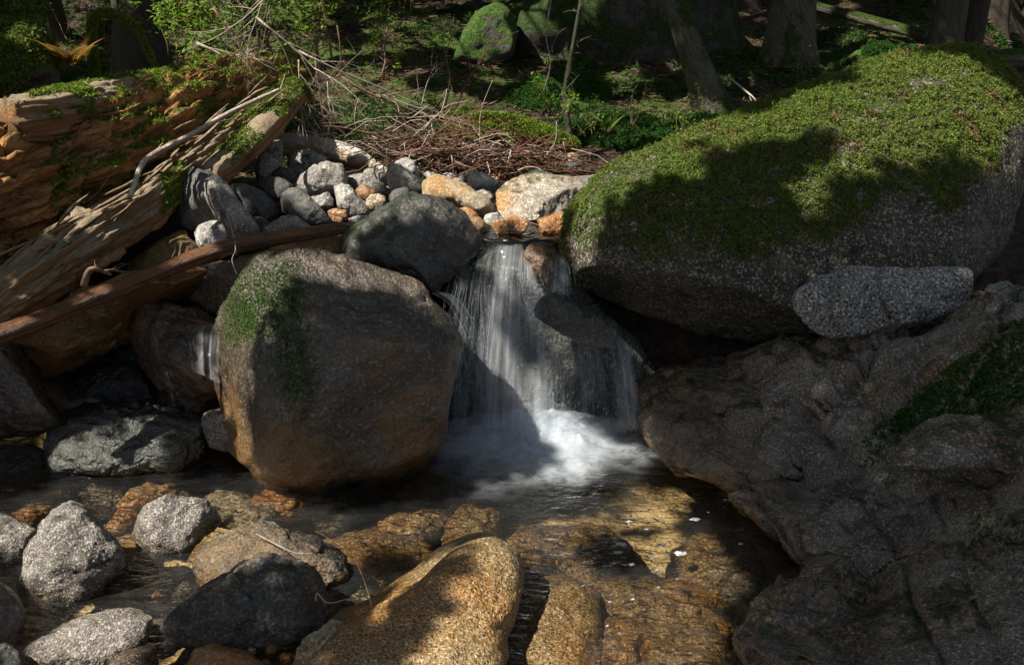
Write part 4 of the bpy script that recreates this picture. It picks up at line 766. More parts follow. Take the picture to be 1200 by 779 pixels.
# dead conifer boughs hanging over the logs
DB = [('dead_branch', 'grey dead bough with many bare twigs sweeping down over the driftwood', (300,20,5.3), (440,150,5.6), .007),
      ('dead_branch', 'grey dead bough arching from the shrub towards the brush pile', (350,60,5.4), (560,165,5.7), .006),
      ('dead_branch', 'thin pale dead bough crossing above the mossy logs', (230,50,5.2), (330,100,5.2), .009),
      ('dead_branch', 'dead bough drooping straight down behind the split log end', (370,70,5.5), (380,170,5.5), .009),
      ('dead_branch', 'slanting dead bough with fine twigs left of the brush pile', (400,90,5.5), (520,180,5.5), .009),
      ('dead_branch', 'pale bare bough leaning across the green shrub', (330,-20,5.0), (235,75,5.0), .006)]
for nm, lb, a, b, r in DB:
    mb = MB(); p0, p1 = PP(*a), PP(*b); L = float(np.linalg.norm(p1 - p0)); grow(mb, p0, p1 - p0, L, r, 0, 3, .22, -.1, 7, 5, 9, None, .55)
    tag(mb.build(nm, M['twigpale' if 'pale' in lb or 'grey' in lb else 'twig']), lb, 'branch', 'dead boughs over the logs')
for k, (a, b, r) in enumerate([((395,30,5.4),(405,190,5.4),.004),((350,70,5.2),(345,200,5.15),.005),((250,10,5.0),(300,75,5.0),.006),]):
    mb = MB(); p0, p1 = PP(*a), PP(*b); grow(mb, p0, p1 - p0, float(np.linalg.norm(p1 - p0)), r, 0, 3, .25, -.15, 8, 4, 8, None, .6)
    tag(mb.build('dead_branch', M['twigpale' if k % 2 else 'twig']), ['fine brown bough hanging down left of the brush pile', 'fine pale bough hanging over the end of the split log', 'brown bough over the mossy top of the rotten log', 'pale bough reaching right at the foot of the dark slope', 'brown bough lying across the shrubs above the driftwood'][k], 'branch', 'dead boughs over the logs')
# explicit bare saplings and sticks
def stem(label, pts, r0, mat, cat='twig', name='twig', twigs=0, group=None, sides=6):
    mb = MB(); pa = smooth_path([PP(*p) for p in pts], 8 * len(pts)); V, F, U = tube(pa, np.linspace(r0, r0 * .4, len(pa)), sides); mb.add(V, F, U)
    for k in range(twigs):
        i = RNG.integers(len(pa) // 4, len(pa) - 1); grow(mb, pa[i], unit(pa[i] - pa[i - 1]) + RNG.normal(size=3) * .7, RNG.uniform(.08, .25), r0 * .4, 0, 1, .3, 0, 3, 4, 5)
    o = mb.build(name, M[mat]); tag(o, label, cat, group); return o
stem('thin mossy sapling stem rising right of the mossy broken log', [(668,158,6.3),(662,110,6.3),(672,50,6.3),(684,-20,6.3)], .022, 'barkmoss', 'sapling', 'sapling', 6)
stem('thin reddish bare sapling above the brush pile', [(533,130,6.0),(548,95,6.0),(565,70,6.0),(580,45,6.0)], .008, 'twigred', 'sapling', 'sapling', 5)
stem('bare brown upright twig left of the reddish sapling', [(520,135,6.0),(527,95,6.0),(523,65,6.0),(530,40,6.0)], .006, 'twig', 'sapling', 'sapling', 4)
stem('hanging pale vine left of the mossy sapling', [(636,112,6.8),(645,75,6.8),(640,40,6.8),(648,-10,6.8)], .006, 'twigpale', 'vine', 'vine', 1)
stem('pale forked twig lying on the black and tan wet rock', [(300,625,2.46),(325,638,2.40),(345,647,2.36),(365,648,2.36)], .002, 'twigpale', 'twig', 'twig', 0)
stem('fine curved grass stalk bending over the water left of the yellow rock', [(370,622,2.45),(400,640,2.3),(420,665,2.2),(430,690,2.1),(436,712,2.05)], .0014, 'twig', 'twig', 'twig', 0)
stem('short broken bleached twig end sticking out beside the greenish boulder', [(370,703,2.05),(372,695,2.05),(385,706,2.03),(412,700,2.05)], .003, 'twigpale', 'twig', 'twig', 0)
stem('thin pale twig hanging in front of the speckled cobble behind the pole', [(270,262,3.9),(276,290,3.6),(272,305,3.55),(278,322,3.55)], .003, 'twigpale', 'twig', 'twig', 1)
stem('thin bent root hanging on the face of the rotten log', [(88,248,3.85),(115,225,3.85),(132,203,3.9),(160,198,4.0)], .004, 'twig', 'root', 'root', 0)
stem('slender dark branch lying at the foot of the pointed rock', [(603,255,4.15),(625,262,4.1),(648,270,4.05),(660,276,4.0)], .004, 'twig', 'twig', 'twig', 4)
stem('curved pale root arching out of the brush pile', [(607,200,5.2),(618,196,5.2),(630,197,5.2),(641,206,5.15)], .006, 'twigpale', 'root', 'root', 0)
stem('dark curved branch lying along the front of the brush pile', [(455,190,5.3),(485,176,5.3),(520,183,5.3),(550,196,5.2),(600,200,5.3)], .011, 'twig', 'branch', 'branch', 2)
stem('thin upright broken stick beside the end of the split log', [(318,145,5.0),(326,115,5.0),(334,88,5.0)], .008, 'twigpale', 'stick', 'stick', 0)
stem('small dark root knot lying on the wet pole', [(98,335,3.15),(104,318,3.15),(112,315,3.15),(130,322,3.2)], .014, 'twig', 'root', 'root', 2)
stem('fallen grey branch on the slope right of the leaning tree', [(855,92,8.2),(880,112,7.9),(895,128,7.7)], .012, 'twigpale', 'branch', 'branch', 1)
# mossy arching branch
ARC = stem('thick mossy branch arching like a hook over the orange fern', [(112,95,5.3),(108,50,5.3),(110,20,5.3),(130,14,5.3),(158,30,5.3),(172,55,5.3),(182,78,5.2)], .020, 'barkmoss', 'branch', 'arching_branch', 0, sides=12)
moss_on(ARC, 7000, lambda P, N_: N_[:, 2] > -2, 'mossbright', .016, .006, 1.2, 2)

# leafy plants
def plant(name, label, base, h, n, mat, leaf=.03, cat='shrub', group=None, lean=(0, 0, 1), maxd=2, r=.008, nb=5, wood='twig', spread=.8, dens=3, flatten=.35):
    root = empty(name, base, label, cat, group); mb = MB(); tips = []
    for k in range(n): grow(mb, np.array(base, float) + RNG.normal(size=3) * [.05, .05, 0], np.array(lean) + RNG.normal(size=3) * .35, h * RNG.uniform(.7, 1.1), r, 0, maxd, .35, 0, nb, 5, 7, tips, spread)
    mb.build('stem', M[wood], root)
    if tips:
        Pp = np.array([t[0] for t in tips]); Dd = np.array([t[1] for t in tips]); Pp = np.repeat(Pp, dens, 0); Dd = np.repeat(Dd, dens, 0)
        D = Dd * .6 + RNG.normal(size=Pp.shape) * [.8, .8, flatten]; V, F = leaves(Pp + RNG.normal(size=Pp.shape) * leaf * .5, D, leaf * RNG.uniform(.6, 1.2, len(Pp)), leaf * .6, side=np.array([[0, 0, 1.0]]) + RNG.normal(size=Pp.shape) * .4)
        mkobj('foliage', V, F, M[mat], root, smooth=False)
    return root
plant('shrub', 'bright green leafy shrub at the top left behind the logs', PP(215,75,6.2), .95, 5, 'leafbright', .042, nb=6, dens=3)
plant('shrub', 'bright green shrub right of the first, over the mossy log ends', PP(300,80,5.9), .8, 5, 'leafbright', .036, nb=6, dens=3)
plant('shrub', 'loose yellow green shrub leaning over the dead boughs', PP(370,70,5.8), .7, 4, 'leafbright', .034, lean=(.3, 0, 1), nb=6, dens=2)
plant('sapling', 'slender sapling with small yellow green leaves left of the brush pile', PP(452,95,5.7), .5, 2, 'leafbright', .032, cat='sapling', dens=2)
plant('seedling', 'little bright seedling in front of the mossy sapling stem', PP(648,135,6.2), .28, 2, 'leafbright', .035, cat='seedling', nb=3, maxd=1)
FP = 'green plants on the forest floor'
for a, b, Y, h, lb in [(740,150,6.6,.3,'leafy green plant in front of the low moss mound'),(790,165,6.2,.3,'leafy green plant at the rim of the huge boulder'),(700,160,6.4,.25,'small leafy plant left of the leafy group by the boulder'),(830,135,6.9,.25,'small green plant at the foot of the leaning tree'),(945,90,7.3,.28,'pale green sprig above the huge boulder'),(600,195,5.6,.15,'low green seedlings under the red rotten log'),(90,40,6.3,.6,'dark green undergrowth plant behind the orange fern'),(470,40,8.5,.5,'green undergrowth plant on the slope at top centre left'),(130,65,6.3,.4,'dark green plant between the fern and the arching branch'),(560,110,6.6,.3,'low green plant behind the bare saplings')]:
    plant('plant', lb, PP(a, b, Y), h, 4, 'leafbright' if Y < 6.5 and a > 300 else 'leafdark', .026, 'plant', FP, nb=3, maxd=1, r=.003, dens=1, spread=1.2)
def fern(label, base, n, L, mat, group=None, lean=(0, 0, 1), name='fern'):
    mb = MB(); Vs = []; Fs = []; c = 0; root = empty(name, base, label, 'fern', group)
    for k in range(n):
        az = 2 * PI * k / n + RNG.normal() * .3; d = unit(np.array([math.cos(az), math.sin(az), 1.0]) + np.array(lean)); pts = [np.array(base, float)]
        for i in range(14): d = unit(d + np.array([0, 0, -.07])); pts.append(pts[-1] + d * L / 14)
        pts = np.array(pts); V, F, U = tube(pts, np.linspace(.004, .001, 15), 4); mb.add(V, F, U)
        q_ = smooth_path(pts, 34)[3:]; tg = unit(np.gradient(q_, axis=0)); sd = unit(np.cross(tg, [0, 0, 1]))
        for s in (-1, 1):
            l = np.linspace(1, .1, len(q_)) * L * .28; V, F = leaves(q_, sd * s + tg * .35, l, l * .22, side=np.array([[0, 0, 1.0]]) + 0 * q_); Vs.append(V); Fs.append(F + c); c += len(V)
    mb.build('stalk', M['twig'], root); mkobj('frond', np.concatenate(Vs), np.concatenate(Fs), M[mat], root, smooth=False)
fern('orange and yellow autumn fern at the top left beside the arching branch', PP(84,80,5.0), 8, .30, 'fernorange', lean=(.2, -.3, .5))
fern('small green fern sprig behind the brush pile', PP(510,130,6.0), 4, .16, 'fern'); fern('small green fern by the low moss mound', PP(712,158,6.4), 5, .22, 'fern')
fern('tiny green fern at the foot of the dead boughs', PP(468,172,5.5), 4, .14, 'fern')

# ------------------------------------------------------------------ trees
PENDING = []
def conifer(label, base, H, r, mat='bark', lean=(0, 0), group='forest trees on the slope', crown=True, zc=3.0, R=2.2, flare=1.6, n=46, name='conifer', sub=False, dens=60):
    r = r * .68; base = np.array(base, float); base[2] = float(T(base[0], base[1])) - .1; root = empty(name, base, label, 'tree', group)
    t = np.linspace(0, 1, 70) ** 1.5; pa = base + np.stack([lean[0] * t * H, lean[1] * t * H, t * H], 1); rad = r * (1 - t * .85) * (1 + (flare - 1) * np.exp(-t * H / .35))
    V, F, U = tube(pa, rad, 40); m = 70 * 40; a = np.tile(np.linspace(0, 2 * PI, 40, endpoint=False), 70); L = U[:m, 0]; c = np.repeat(pa, 40, 0)
    f = 1 + .10 * fbm(np.stack([np.cos(a) * 3, np.sin(a) * 3, L * .6], 1), 4, 1.4, base[0]) + .12 * np.exp(-L / .3) * np.sin(a * 5 + base[0]); V[:m] = c + (V[:m] - c) * f[:, None]; U[:m, 1] = a * np.repeat(rad, 40)
    tr_ = mkobj('trunk', V, F, M[mat], root, uv=U)
    if mat == 'barkmoss': moss_on(tr_, 220000, lambda P, N_: (P[:, 2] < base[2] + 2.6) & (fbm(P, 3, 2.5, 3) > -.2), 'mossdk', .03, .012, .6, 2)
    if crown:
        mb = MB(); Vs = []; Fs = []; cc = 0
        for k in range(n):
            z = zc + (H - zc) * (k / n) ** .9; i = z / H; p = base + np.array([lean[0] * i ** 1 * H, lean[1] * i * H, z]); az = k * 2.4 + RNG.normal() * .3; Lb = R * (1 - (z - zc) / (H - zc + .5)) * RNG.uniform(.6, 1.1) + .25
            pts = [p]; d = np.array([math.cos(az), math.sin(az), .1])
            for s in range(7): d = unit(d + np.array([0, 0, -.09]) + RNG.normal(size=3) * .05); pts.append(pts[-1] + d * Lb / 7)
            pts = np.array(pts); V, F, U = tube(pts, np.linspace(.03, .005, 8) * (Lb / R + .2), 4); mb.add(V, F, U)
            m = int(dens * Lb / .8); tt = RNG.random(m) * .9 + .1; q_ = smooth_path(pts, 40)[(tt * 39).astype(int)]
            D = unit(pts[-1] - pts[0]) * .5 + RNG.normal(size=(m, 3)) * [.9, .9, .35]; V, F = leaves(q_ + RNG.normal(size=(m, 3)) * [.14, .14, .07] * Lb, D, RNG.uniform(.07, .17, m), RNG.uniform(.03, .06, m)); Vs.append(V); Fs.append(F + cc); cc += len(V)
        mb.build('branches', M['twig'], root); PENDING.append((root, np.concatenate(Vs)))
    return root
def gp(px, Y): return (float(ray(px, 100)[0]) * Y, Y, 0)
# leaning mossy tree
LT = conifer('leaning mossy tree with a flared foot behind the huge boulder', gp(845, 7.4), 8.5, .14, 'barkmoss', lean=(-.42, .18), zc=4.5, name='leaning_tree', group=None, flare=1.9)
for px, Y, H, r, mt, ln, lb in [(172,8.5,10,.30,'bark',(0,0),'dark upright trunk behind the shrub at top left'),
    (920,9.0,11,.28,'barkmoss',(0,0),'thick mossy trunk with roots, left of the pale trunk group'),
    (985,14,11,.30,'bark',(.0,0),'dark trunk in the distance between the thick mossy trunk and the pale trunks'),
    (1097,8.6,10,.20,'barkpale',(.05,0),'pale straight trunk above the top of the huge boulder'),
    (1122,8.9,10,.16,'bark',(.11,0),'dark leaning trunk right of the pale straight trunk'),
    (1150,12,11,.24,'bark',(0,0),'round dark trunk behind the leaning dark trunk at top right'),
    (1196,16,12,.22,'barkpale',(0,0),'far grey trunk at the right edge'),
    (60,10,11,.30,'bark',(0,0),'dark trunk behind the root mound'),
    (280,10.5,11,.28,'bark',(0,0),'dark trunk far behind the bright shrubs'),
    (410,12,11,.26,'bark',(.02,0),'dark trunk at top, left of centre'),
    (600,14.5,12,.28,'bark',(0,0),'distant trunk above the mossy slope rock'),
    (720,13,12,.3,'bark',(0,0),'distant trunk behind the mossy rock face'),
    (860,12,12,.25,'bark',(-.03,0),'dark trunk behind the leaning tree'),
    (1050,17,12,.3,'bark',(0,0),'distant dark trunk at top right of the slope')]:
    conifer(lb, gp(px, Y), H, r, mt, ln, zc=4.2 if Y < 10 else 2.6, R=2.0 if Y < 10 else 2.6)
for px, Y, lb in [(1130,24,'far lit conifer seen left of the right edge'),(1185,27,'far lit conifer behind the right edge trunk'),(1240,22,'far conifer just past the right edge'),(1160,33,'farthest pale conifer in the gap at top right'),
                  (100,15,'far conifer behind the root mound trunk'),(330,16,'far conifer behind the shrubs'),(500,17,'far conifer upslope left of centre'),(-40,13,'far conifer at the left edge')]:
    conifer(lb, gp(px, Y), 13, .25, 'bark', zc=.8, R=2.6, n=60, group='far conifers', dens=60)

# ------------------------------------------------------------------ water
def sheet(x0, x1, y0, y1, nx, ny, zf, name, mat, mask=None, **k):
    X, Yv = np.meshgrid(np.linspace(x0, x1, nx), np.linspace(y0, y1, ny)); Z = zf(X, Yv); ii = (np.arange(ny - 1)[:, None] * nx + np.arange(nx - 1)[None, :]).ravel()
    F = np.stack([ii, ii + 1, ii + nx + 1, ii + nx], -1); V = np.stack([X, Yv, Z], -1).reshape(-1, 3)
    return mkobj(name, V, F, mat, **k)
def rip(X, Y):
    p = np.stack([X, Y, 0 * X], -1).reshape(-1, 3); d = np.hypot(X - .12, (Y - 3.5)); a = .0035 + .012 * np.exp(-(d / .55) ** 2)
    return (fbm(p * [1, 1.7, 1], 3, 5, 2).reshape(X.shape)) * a + .003 * np.sin(d * 42) * np.exp(-d / .8)
pool = sheet(-3.2, 3.0, .9, 3.95, 420, 260, rip, 'pool_water', M['water'], origin=(0, 0, 0)); tag(pool, None, None, kind='structure')
# upper stream and the lip
lx = P3(np.array([545, 700]), np.array([283, 283]), np.array([3.86, 3.86]))[:, 0]
def lipz(X, Y): return .775 + .02 * (Y - 3.86) - 9 * np.clip(3.90 - Y, 0, 1) ** 2 + .006 * np.sin(X * 38 + Y * 7) + .01 * fbm(np.stack([X, Y, 0 * X], -1).reshape(-1, 3), 3, 9).reshape(X.shape)
up_w = sheet(lx[0] - .1, lx[1] + .1, 3.80, 5.0, 90, 90, lipz, 'stream_water', M['lipwater'], origin=(0, 0, 0)); tag(up_w, None, None, kind='structure')
# waterfall: streams defined by (px top, row, depth) -> (px bottom, row, depth)
FALL = empty('waterfall', P3(620, 500, 3.55), 'silky blue white waterfall pouring over dark rocks into the pool', 'waterfall')
def stream(tops, bots, mids=None, nu=60, nv=60):
    """tops, bots: lists of (px,py,Y); returns surface function grid"""
    tu = np.linspace(0, 1, nu)
    def curve(pts): 
        w3 = P3(np.array([p[0] for p in pts]), np.array([p[1] for p in pts]), np.array([p[2] for p in pts])); tt = np.linspace(0, 1, len(pts)); return np.stack([np.interp(tu, tt, w3[:, j]) for j in range(3)], 1)
    A, B = curve(tops), curve(bots); v = np.linspace(0, 1, nv)[:, None, None]
    G_ = np.empty((nv, nu, 3)); G_[..., 0] = A[None, :, 0] + (B[None, :, 0] - A[None, :, 0]) * (v[..., 0] ** .62); G_[..., 1] = A[None, :, 1] + (B[None, :, 1] - A[None, :, 1]) * v[..., 0] ** .5
    G_[..., 2] = A[None, :, 2] + (B[None, :, 2] - A[None, :, 2]) * (v[..., 0] ** 1.35)
    return G_
ST = [ # tops, bottoms, material, edge softness, thread count
    ([(572,288,3.80),(612,286,3.80),(618,300,3.76)], [(560,500,3.48),(600,500,3.42),(655,500,3.44)], 'fall', 420),
    ([(560,290,3.80),(590,290,3.80)], [(520,505,3.45),(575,502,3.45)], 'veil', 110),
    ([(535,305,3.76),(565,294,3.78)], [(505,470,3.45),(545,505,3.42)], 'veil', 60),
    ([(644,294,3.76),(664,294,3.78)], [(632,350,3.56),(672,358,3.56)], 'fall', 70),
    ([(618,330,3.66),(640,345,3.62)], [(615,500,3.44),(650,500,3.42)], 'veil', 120),
    ([(640,385,3.44),(665,398,3.42),(705,405,3.44)], [(640,498,3.42),(670,500,3.40),(722,500,3.42)], 'veil', 170),
    ([(500,344,3.50),(518,338,3.58)], [(560,502,3.42),(600,500,3.42)], 'veil', 50),
    ([(690,358,3.50),(732,400,3.46)], [(722,502,3.42),(750,502,3.44)], 'fall', 90)]
thr = MB(); drops_P = []
for tops, bots, mt, nth in ST:
    for layer in range(2):
        G_ = stream(tops, bots); nv, nu = G_.shape[:2]; G_ = G_ + np.array([0, -.03 * layer, 0])
        pp = G_.reshape(-1, 3); G_[..., 1] += (fbm(pp * [1, 1, .12], 3, 13, 3 + layer) * .018).reshape(nv, nu)
        Vv = G_.reshape(-1, 3); ii = (np.arange(nv - 1)[:, None] * nu + np.arange(nu - 1)[None, :]).ravel(); F = np.stack([ii, ii + 1, ii + nu + 1, ii + nu], -1)
        u = np.tile(np.linspace(0, 1, nu), nv); v = np.repeat(np.linspace(0, 1, nv), nu); fade = np.clip(u * 5, 0, 1) * np.clip((1 - u) * 5, 0, 1) * (.55 + .45 * v)
        wid = np.linalg.norm(G_[-1, -1] - G_[-1, 0]); hgt = np.linalg.norm(G_[-1, nu // 2] - G_[0, nu // 2])
        mkobj('water_sheet', Vv, F, M[mt], FALL, uv=np.stack([u * wid + layer * 3.3, v * hgt], 1), fade=fade)
    G_ = stream(tops, bots); nv, nu = G_.shape[:2]
    for k in range(int(nth * .35)):
        u = RNG.random(); j = u * (nu - 1); j0 = int(j); f = j - j0; col_ = G_[:, j0] * (1 - f) + G_[:, min(j0 + 1, nu - 1)] * f
        a0 = RNG.uniform(0, .75); a1 = min(1, a0 + RNG.uniform(.08, .5)); seg = col_[int(a0 * (nv - 1)):max(int(a1 * (nv - 1)), int(a0 * (nv - 1)) + 4)].copy()
        seg = seg[::3] if len(seg) > 8 else seg
        if len(seg) < 3: continue
        seg += np.array([RNG.normal() * .006, -RNG.random() * .05, 0]); seg[:, 0] += .004 * np.sin(seg[:, 2] * 40 + k)
        V, F, U = tube(seg, np.sin(np.linspace(.15, PI - .15, len(seg))) * RNG.uniform(.00035, .0012), 3, False); thr.add(V, F, U)
thr.build('water_threads', M['thread'], FALL)
# droplets: short elongated beads
mb = MB(); S2, F2 = ico(1)
for k in range(1500):
    tops, bots, mt, nth = ST[RNG.choice(len(ST), p=[.4, .08, .04, .03, .08, .25, .02, .10])]; G_ = stream(tops, bots, nu=12, nv=30); p = G_[RNG.integers(4, 30), RNG.integers(0, 12)] + RNG.normal(size=3) * [.03, .03, .02]
    s = RNG.uniform(.0008, .002); V = S2 * [s, s, s * RNG.uniform(1.5, 5)] + p; mb.add(V, F2)
mb.V = mb.V; DR = mkobj('droplets', np.concatenate(mb.V), np.concatenate(mb.F), M['thread'], FALL)
# small cascades and thin runs
def minor(label, tops, bots, mat='veil', nth=40, name='cascade'):
    root = empty(name, P3(*bots[0]), label, 'cascade'); G_ = stream(tops, bots, nu=30, nv=30); nv, nu = G_.shape[:2]; ii = (np.arange(nv - 1)[:, None] * nu + np.arange(nu - 1)[None, :]).ravel()
    u = np.tile(np.linspace(0, 1, nu), nv); v = np.repeat(np.linspace(0, 1, nv), nu); G_[..., 1] += .008 * fbm(G_.reshape(-1, 3), 3, 14).reshape(nv, nu)
    mkobj('water_sheet', G_.reshape(-1, 3), np.stack([ii, ii + 1, ii + nu + 1, ii + nu], -1), M[mat], root, uv=np.stack([u * .2, v * .3], 1), fade=np.clip(u * 4, 0, 1) * np.clip((1 - u) * 4, 0, 1))
    mb = MB()
    for k in range(nth):
        j = RNG.integers(0, nu); a0 = RNG.integers(0, nv - 8); seg = G_[a0:a0 + RNG.integers(6, 18), j] + [0, -.01, 0]
        if len(seg) < 4: continue
        V, F, U = tube(seg, np.sin(np.linspace(.2, PI - .2, len(seg))) * RNG.uniform(.0004, .001), 4, False); mb.add(V, F, U)
    if mb.n: mb.build('water_threads', M['thread'], root)
minor('small white cascade sliding over the wet brown stone left of the central boulder', [(218,378,3.46),(264,384,3.44)], [(222,432,3.26),(258,450,3.24)], 'fall', 0)
minor('misty trickle falling off the foot of the wet brown stone', [(186,432,3.34),(206,436,3.34)], [(182,480,3.24),(236,484,3.22)], 'veil', 0)
minor('thin run of water sliding down between the brown rocks right of the waterfall', [(838,440,3.62),(848,442,3.62)], [(812,505,3.28),(828,508,3.28)], 'veil', 0)
# foam at the base
Fm = empty('foam', P3(620, 520, 3.4), 'churning blue white foam where the waterfall meets the pool', 'foam', kind='stuff')
for layer in range(7):
    X, Yv = np.meshgrid(np.linspace(-.75, .85, 170), np.linspace(2.75, 3.72, 120)); p = np.stack([X, Yv, 0 * X], -1).reshape(-1, 3); cx = .10; d = np.sqrt(((X - cx) / .60) ** 2 + ((Yv - 3.52) / np.where(Yv < 3.52, .58, .2)) ** 2); d += .22 * fbm(p, 3, 4, 5 + layer).reshape(X.shape)
    core = np.exp(-(d / .62) ** 2); fl_ = np.exp(-((Yv - 3.46) / .16) ** 2); fade = np.clip(core * (1.45 - .18 * layer) - .10 - .06 * layer, 0, 1) * (1 if layer < 4 else fl_ * .7); Z = .008 + core * (.010 + .018 * layer) * (.5 + fl_) + core * .03 * fbm(p, 4, 9, 3 * layer).reshape(X.shape)
    nx, ny = X.shape[1], X.shape[0]; ii = (np.arange(ny - 1)[:, None] * nx + np.arange(nx - 1)[None, :]).ravel()
    mkobj('foam_layer', np.stack([X, Yv, Z], -1).reshape(-1, 3), np.stack([ii, ii + 1, ii + nx + 1, ii + nx], -1), M['foam'], Fm, fade=fade.ravel())
# floating foam flecks
for a, b, s in [(738,611,9),(815,608,15),(706,624,11),(728,637,14),(724,647,13),(775,638,11),(798,648,19),(740,661,10),(758,620,6),(745,628,5),(764,654,8),(790,580,5),(850,585,6),(700,618,6),(772,688,5),(742,702,6),(806,590,5),(868,637,6),(715,705,5),(830,600,4),(757,650,4),(768,648,4),(783,645,4),(608,683,12),(770,668,5),(712,733,5)]:
    Y = Yz(b, .006); p = P3(a, b, Y); r = s / FPX * Y * .36; S, F = ico(3); V = S * [r * 1.2, r * .7, .0025] * (1 + .7 * fbm(S, 3, 1.8, a))[:, None] + p
    tag(mkobj('foam_fleck', V, F, M['bubble']), 'small white foam fleck floating on the dark pool', 'foam fleck', 'foam flecks drifting on the pool')

# ------------------------------------------------------------------ unseen conifers added to shade the stream
# the sunlit patches of the scene, as photo regions; the added foliage leaves gaps for them
LIT = [[(0,120),(60,120),(170,85),(330,75),(350,110),(300,170),(215,215),(150,260),(60,310),(0,340)],
       [(0,300),(150,235),(250,170),(340,100),(355,110),(250,215),(120,300),(0,350)],
       [(335,160),(460,180),(470,230),(560,280),(400,262),(345,240),(300,215)], [(430,170),(600,195),(700,205),(690,262),(600,270),(560,262),(480,225),(440,235)],
       [(180,0),(370,0),(400,60),(560,140),(650,150),(640,190),(450,180),(330,90),(180,60)], [(430,10),(470,10),(470,80),(430,80)],
       [(540,130),(640,130),(640,150),(540,150)], [(60,20),(110,20),(110,80),(60,80)], [(0,0),(45,0),(60,60),(0,60)],
       [(690,215),(760,185),(900,125),(1000,85),(1110,58),(1200,105),(1210,180),(1120,220),(1080,170),(980,130),(900,150),(800,190),(720,235)],
       [(664,270),(700,215),(740,250),(740,290),(700,300),(740,370),(690,340)],
       [(270,330),(340,300),(400,308),(350,318),(320,380),(290,400),(262,480),(250,440)], [(248,440),(285,400),(300,520),(262,500)],
       [(400,300),(430,255),(440,300),(520,345),(470,345)], [(555,283),(645,283),(622,340),(625,420),(640,500),(540,500),(560,380)], [(470,482),(600,478),(770,485),(780,540),(640,570),(480,560)], [(500,350),(560,340),(560,420),(540,420)],
       [(20,610),(90,590),(150,640),(130,700),(30,700)], [(155,590),(215,580),(230,640),(170,650)], [(0,600),(30,600),(30,660),(0,660)], [(150,660),(210,660),(210,720),(150,720)],
       [(30,779),(60,740),(180,712),(180,740),(100,790)], [(220,660),(300,610),(400,640),(395,690),(300,670),(230,700)], [(340,790),(450,710),(560,630),(605,650),(590,790)],
       [(600,790),(620,700),(680,660),(720,690),(820,700),(840,790)], [(215,375),(265,380),(260,440),(180,480),(230,420)], [(0,380),(120,330),(260,280),(260,300),(60,395),(0,410)],
       [(450,560),(560,570),(600,600),(500,640),(380,600)], [(150,556),(250,556),(330,590),(250,620),(100,600)], [(690,110),(800,140),(740,190),(690,190)], [(1150,0),(1200,0),(1200,50),(1150,50)],
       [(1000,40),(1060,35),(1070,95),(1010,95)], [(480,0),(560,0),(620,40),(560,70),(490,50)], [(640,150),(700,120),(830,120),(850,150),(760,200),(650,200)],
       [(100,556),(300,556),(560,560),(620,600),(480,650),(300,600),(100,620)], 
       [(320,165),(500,170),(560,200),(690,215),(690,262),(400,262)], [(40,510),(110,480),(130,540),(60,540)]]
dg = bpy.context.evaluated_depsgraph_get()
s_ = np.array(SUN_DIR); ua = unit(np.cross(s_, [0, 0, 1.0])); va = np.cross(ua, s_)
skip = set(o.name for o in bpy.data.objects if o.name.startswith(('crown', 'pool_water', 'foam_fleck', 'water_threads', 'droplets', 'stream_water')))
hits = []; lits = []
co_ = Vector((0, 0, CAMZ))
for py in np.arange(2, 779, 5.0):
    for px in np.arange(-60, 1262, 5.0):
        a, b = ray(px, py); d = Vector((float(a), 1.0, float(b))).normalized(); o0 = co_.copy(); hit = None
        for _k in range(6):
            ok, loc, nrm, idx, ob, mx = sc.ray_cast(dg, o0, d, distance=40)
            if not ok: break
            if ob.name in skip: o0 = loc + d * .004; continue
            hit = loc; break
        if hit is None: continue
        hits.append(hit[:]); lits.append((px, py))
hits = np.array(hits); lits = np.array(lits, float); lit = np.zeros(len(hits), bool)
jx = fbm(hits, 3, 4.0, 1.9) * 14; jy = fbm(hits, 3, 4.0, 7.9) * 14
for pl in LIT: lit |= inpoly(lits[:, 0] + jx, lits[:, 1] + jy, pl)
# break-up of the light into dapples
lit |= (hits[:, 1] > 5.8) & (lits[:, 1] < 215) & (fbm(hits, 4, 2.2, 31.0) > .34)
lit |= inpoly(lits[:, 0], lits[:, 1], [(720,235),(800,190),(900,150),(980,130),(1080,170),(1120,220),(1060,250),(940,290),(800,310),(720,290)]) & (fbm(hits, 4, 6.0, 3.3) > .34)
lit |= inpoly(lits[:, 0], lits[:, 1], [(600,575),(720,585),(880,615),(930,650),(860,700),(600,700)]) & (fbm(hits, 4, 5.0, 3.3) > .08)
lit |= inpoly(lits[:, 0], lits[:, 1], [(350,330),(500,360),(530,460),(450,540),(300,530),(330,420)]) & (fbm(hits, 4, 7.0, 5.3) > .70)
lit &= (fbm(hits, 4, 3.3, 12.0) > -.42)
U_, V_ = hits @ ua, hits @ va; CS = .055
u0, v0 = U_.min() - 1.0, V_.min() - 1.5; nu_, nv_ = int((U_.max() + 1 - u0) / CS) + 1, int((V_.max() + 1.5 - v0) / CS) + 1
gl = np.zeros((nu_, nv_)); gd = np.zeros((nu_, nv_)); iu, iv = ((U_ - u0) / CS).astype(int), ((V_ - v0) / CS).astype(int)
dist = hits[:, 1]; wt = dist ** 2
shade = np.zeros(len(hits), bool)
for pl in [[(335,345),(520,365),(540,440),(500,530),(400,550),(300,530),(320,480),(352,420)], [(420,270),(520,262),(545,300),(500,335),(440,300)], [(760,450),(960,405),(1200,370),(1210,790),(880,790),(930,650),(790,545)], [(760,300),(940,300),(1190,230),(1150,320),(960,395),(740,360)], [(70,300),(240,330),(150,480),(0,480),(0,420)]]: shade |= inpoly(lits[:, 0], lits[:, 1], pl)
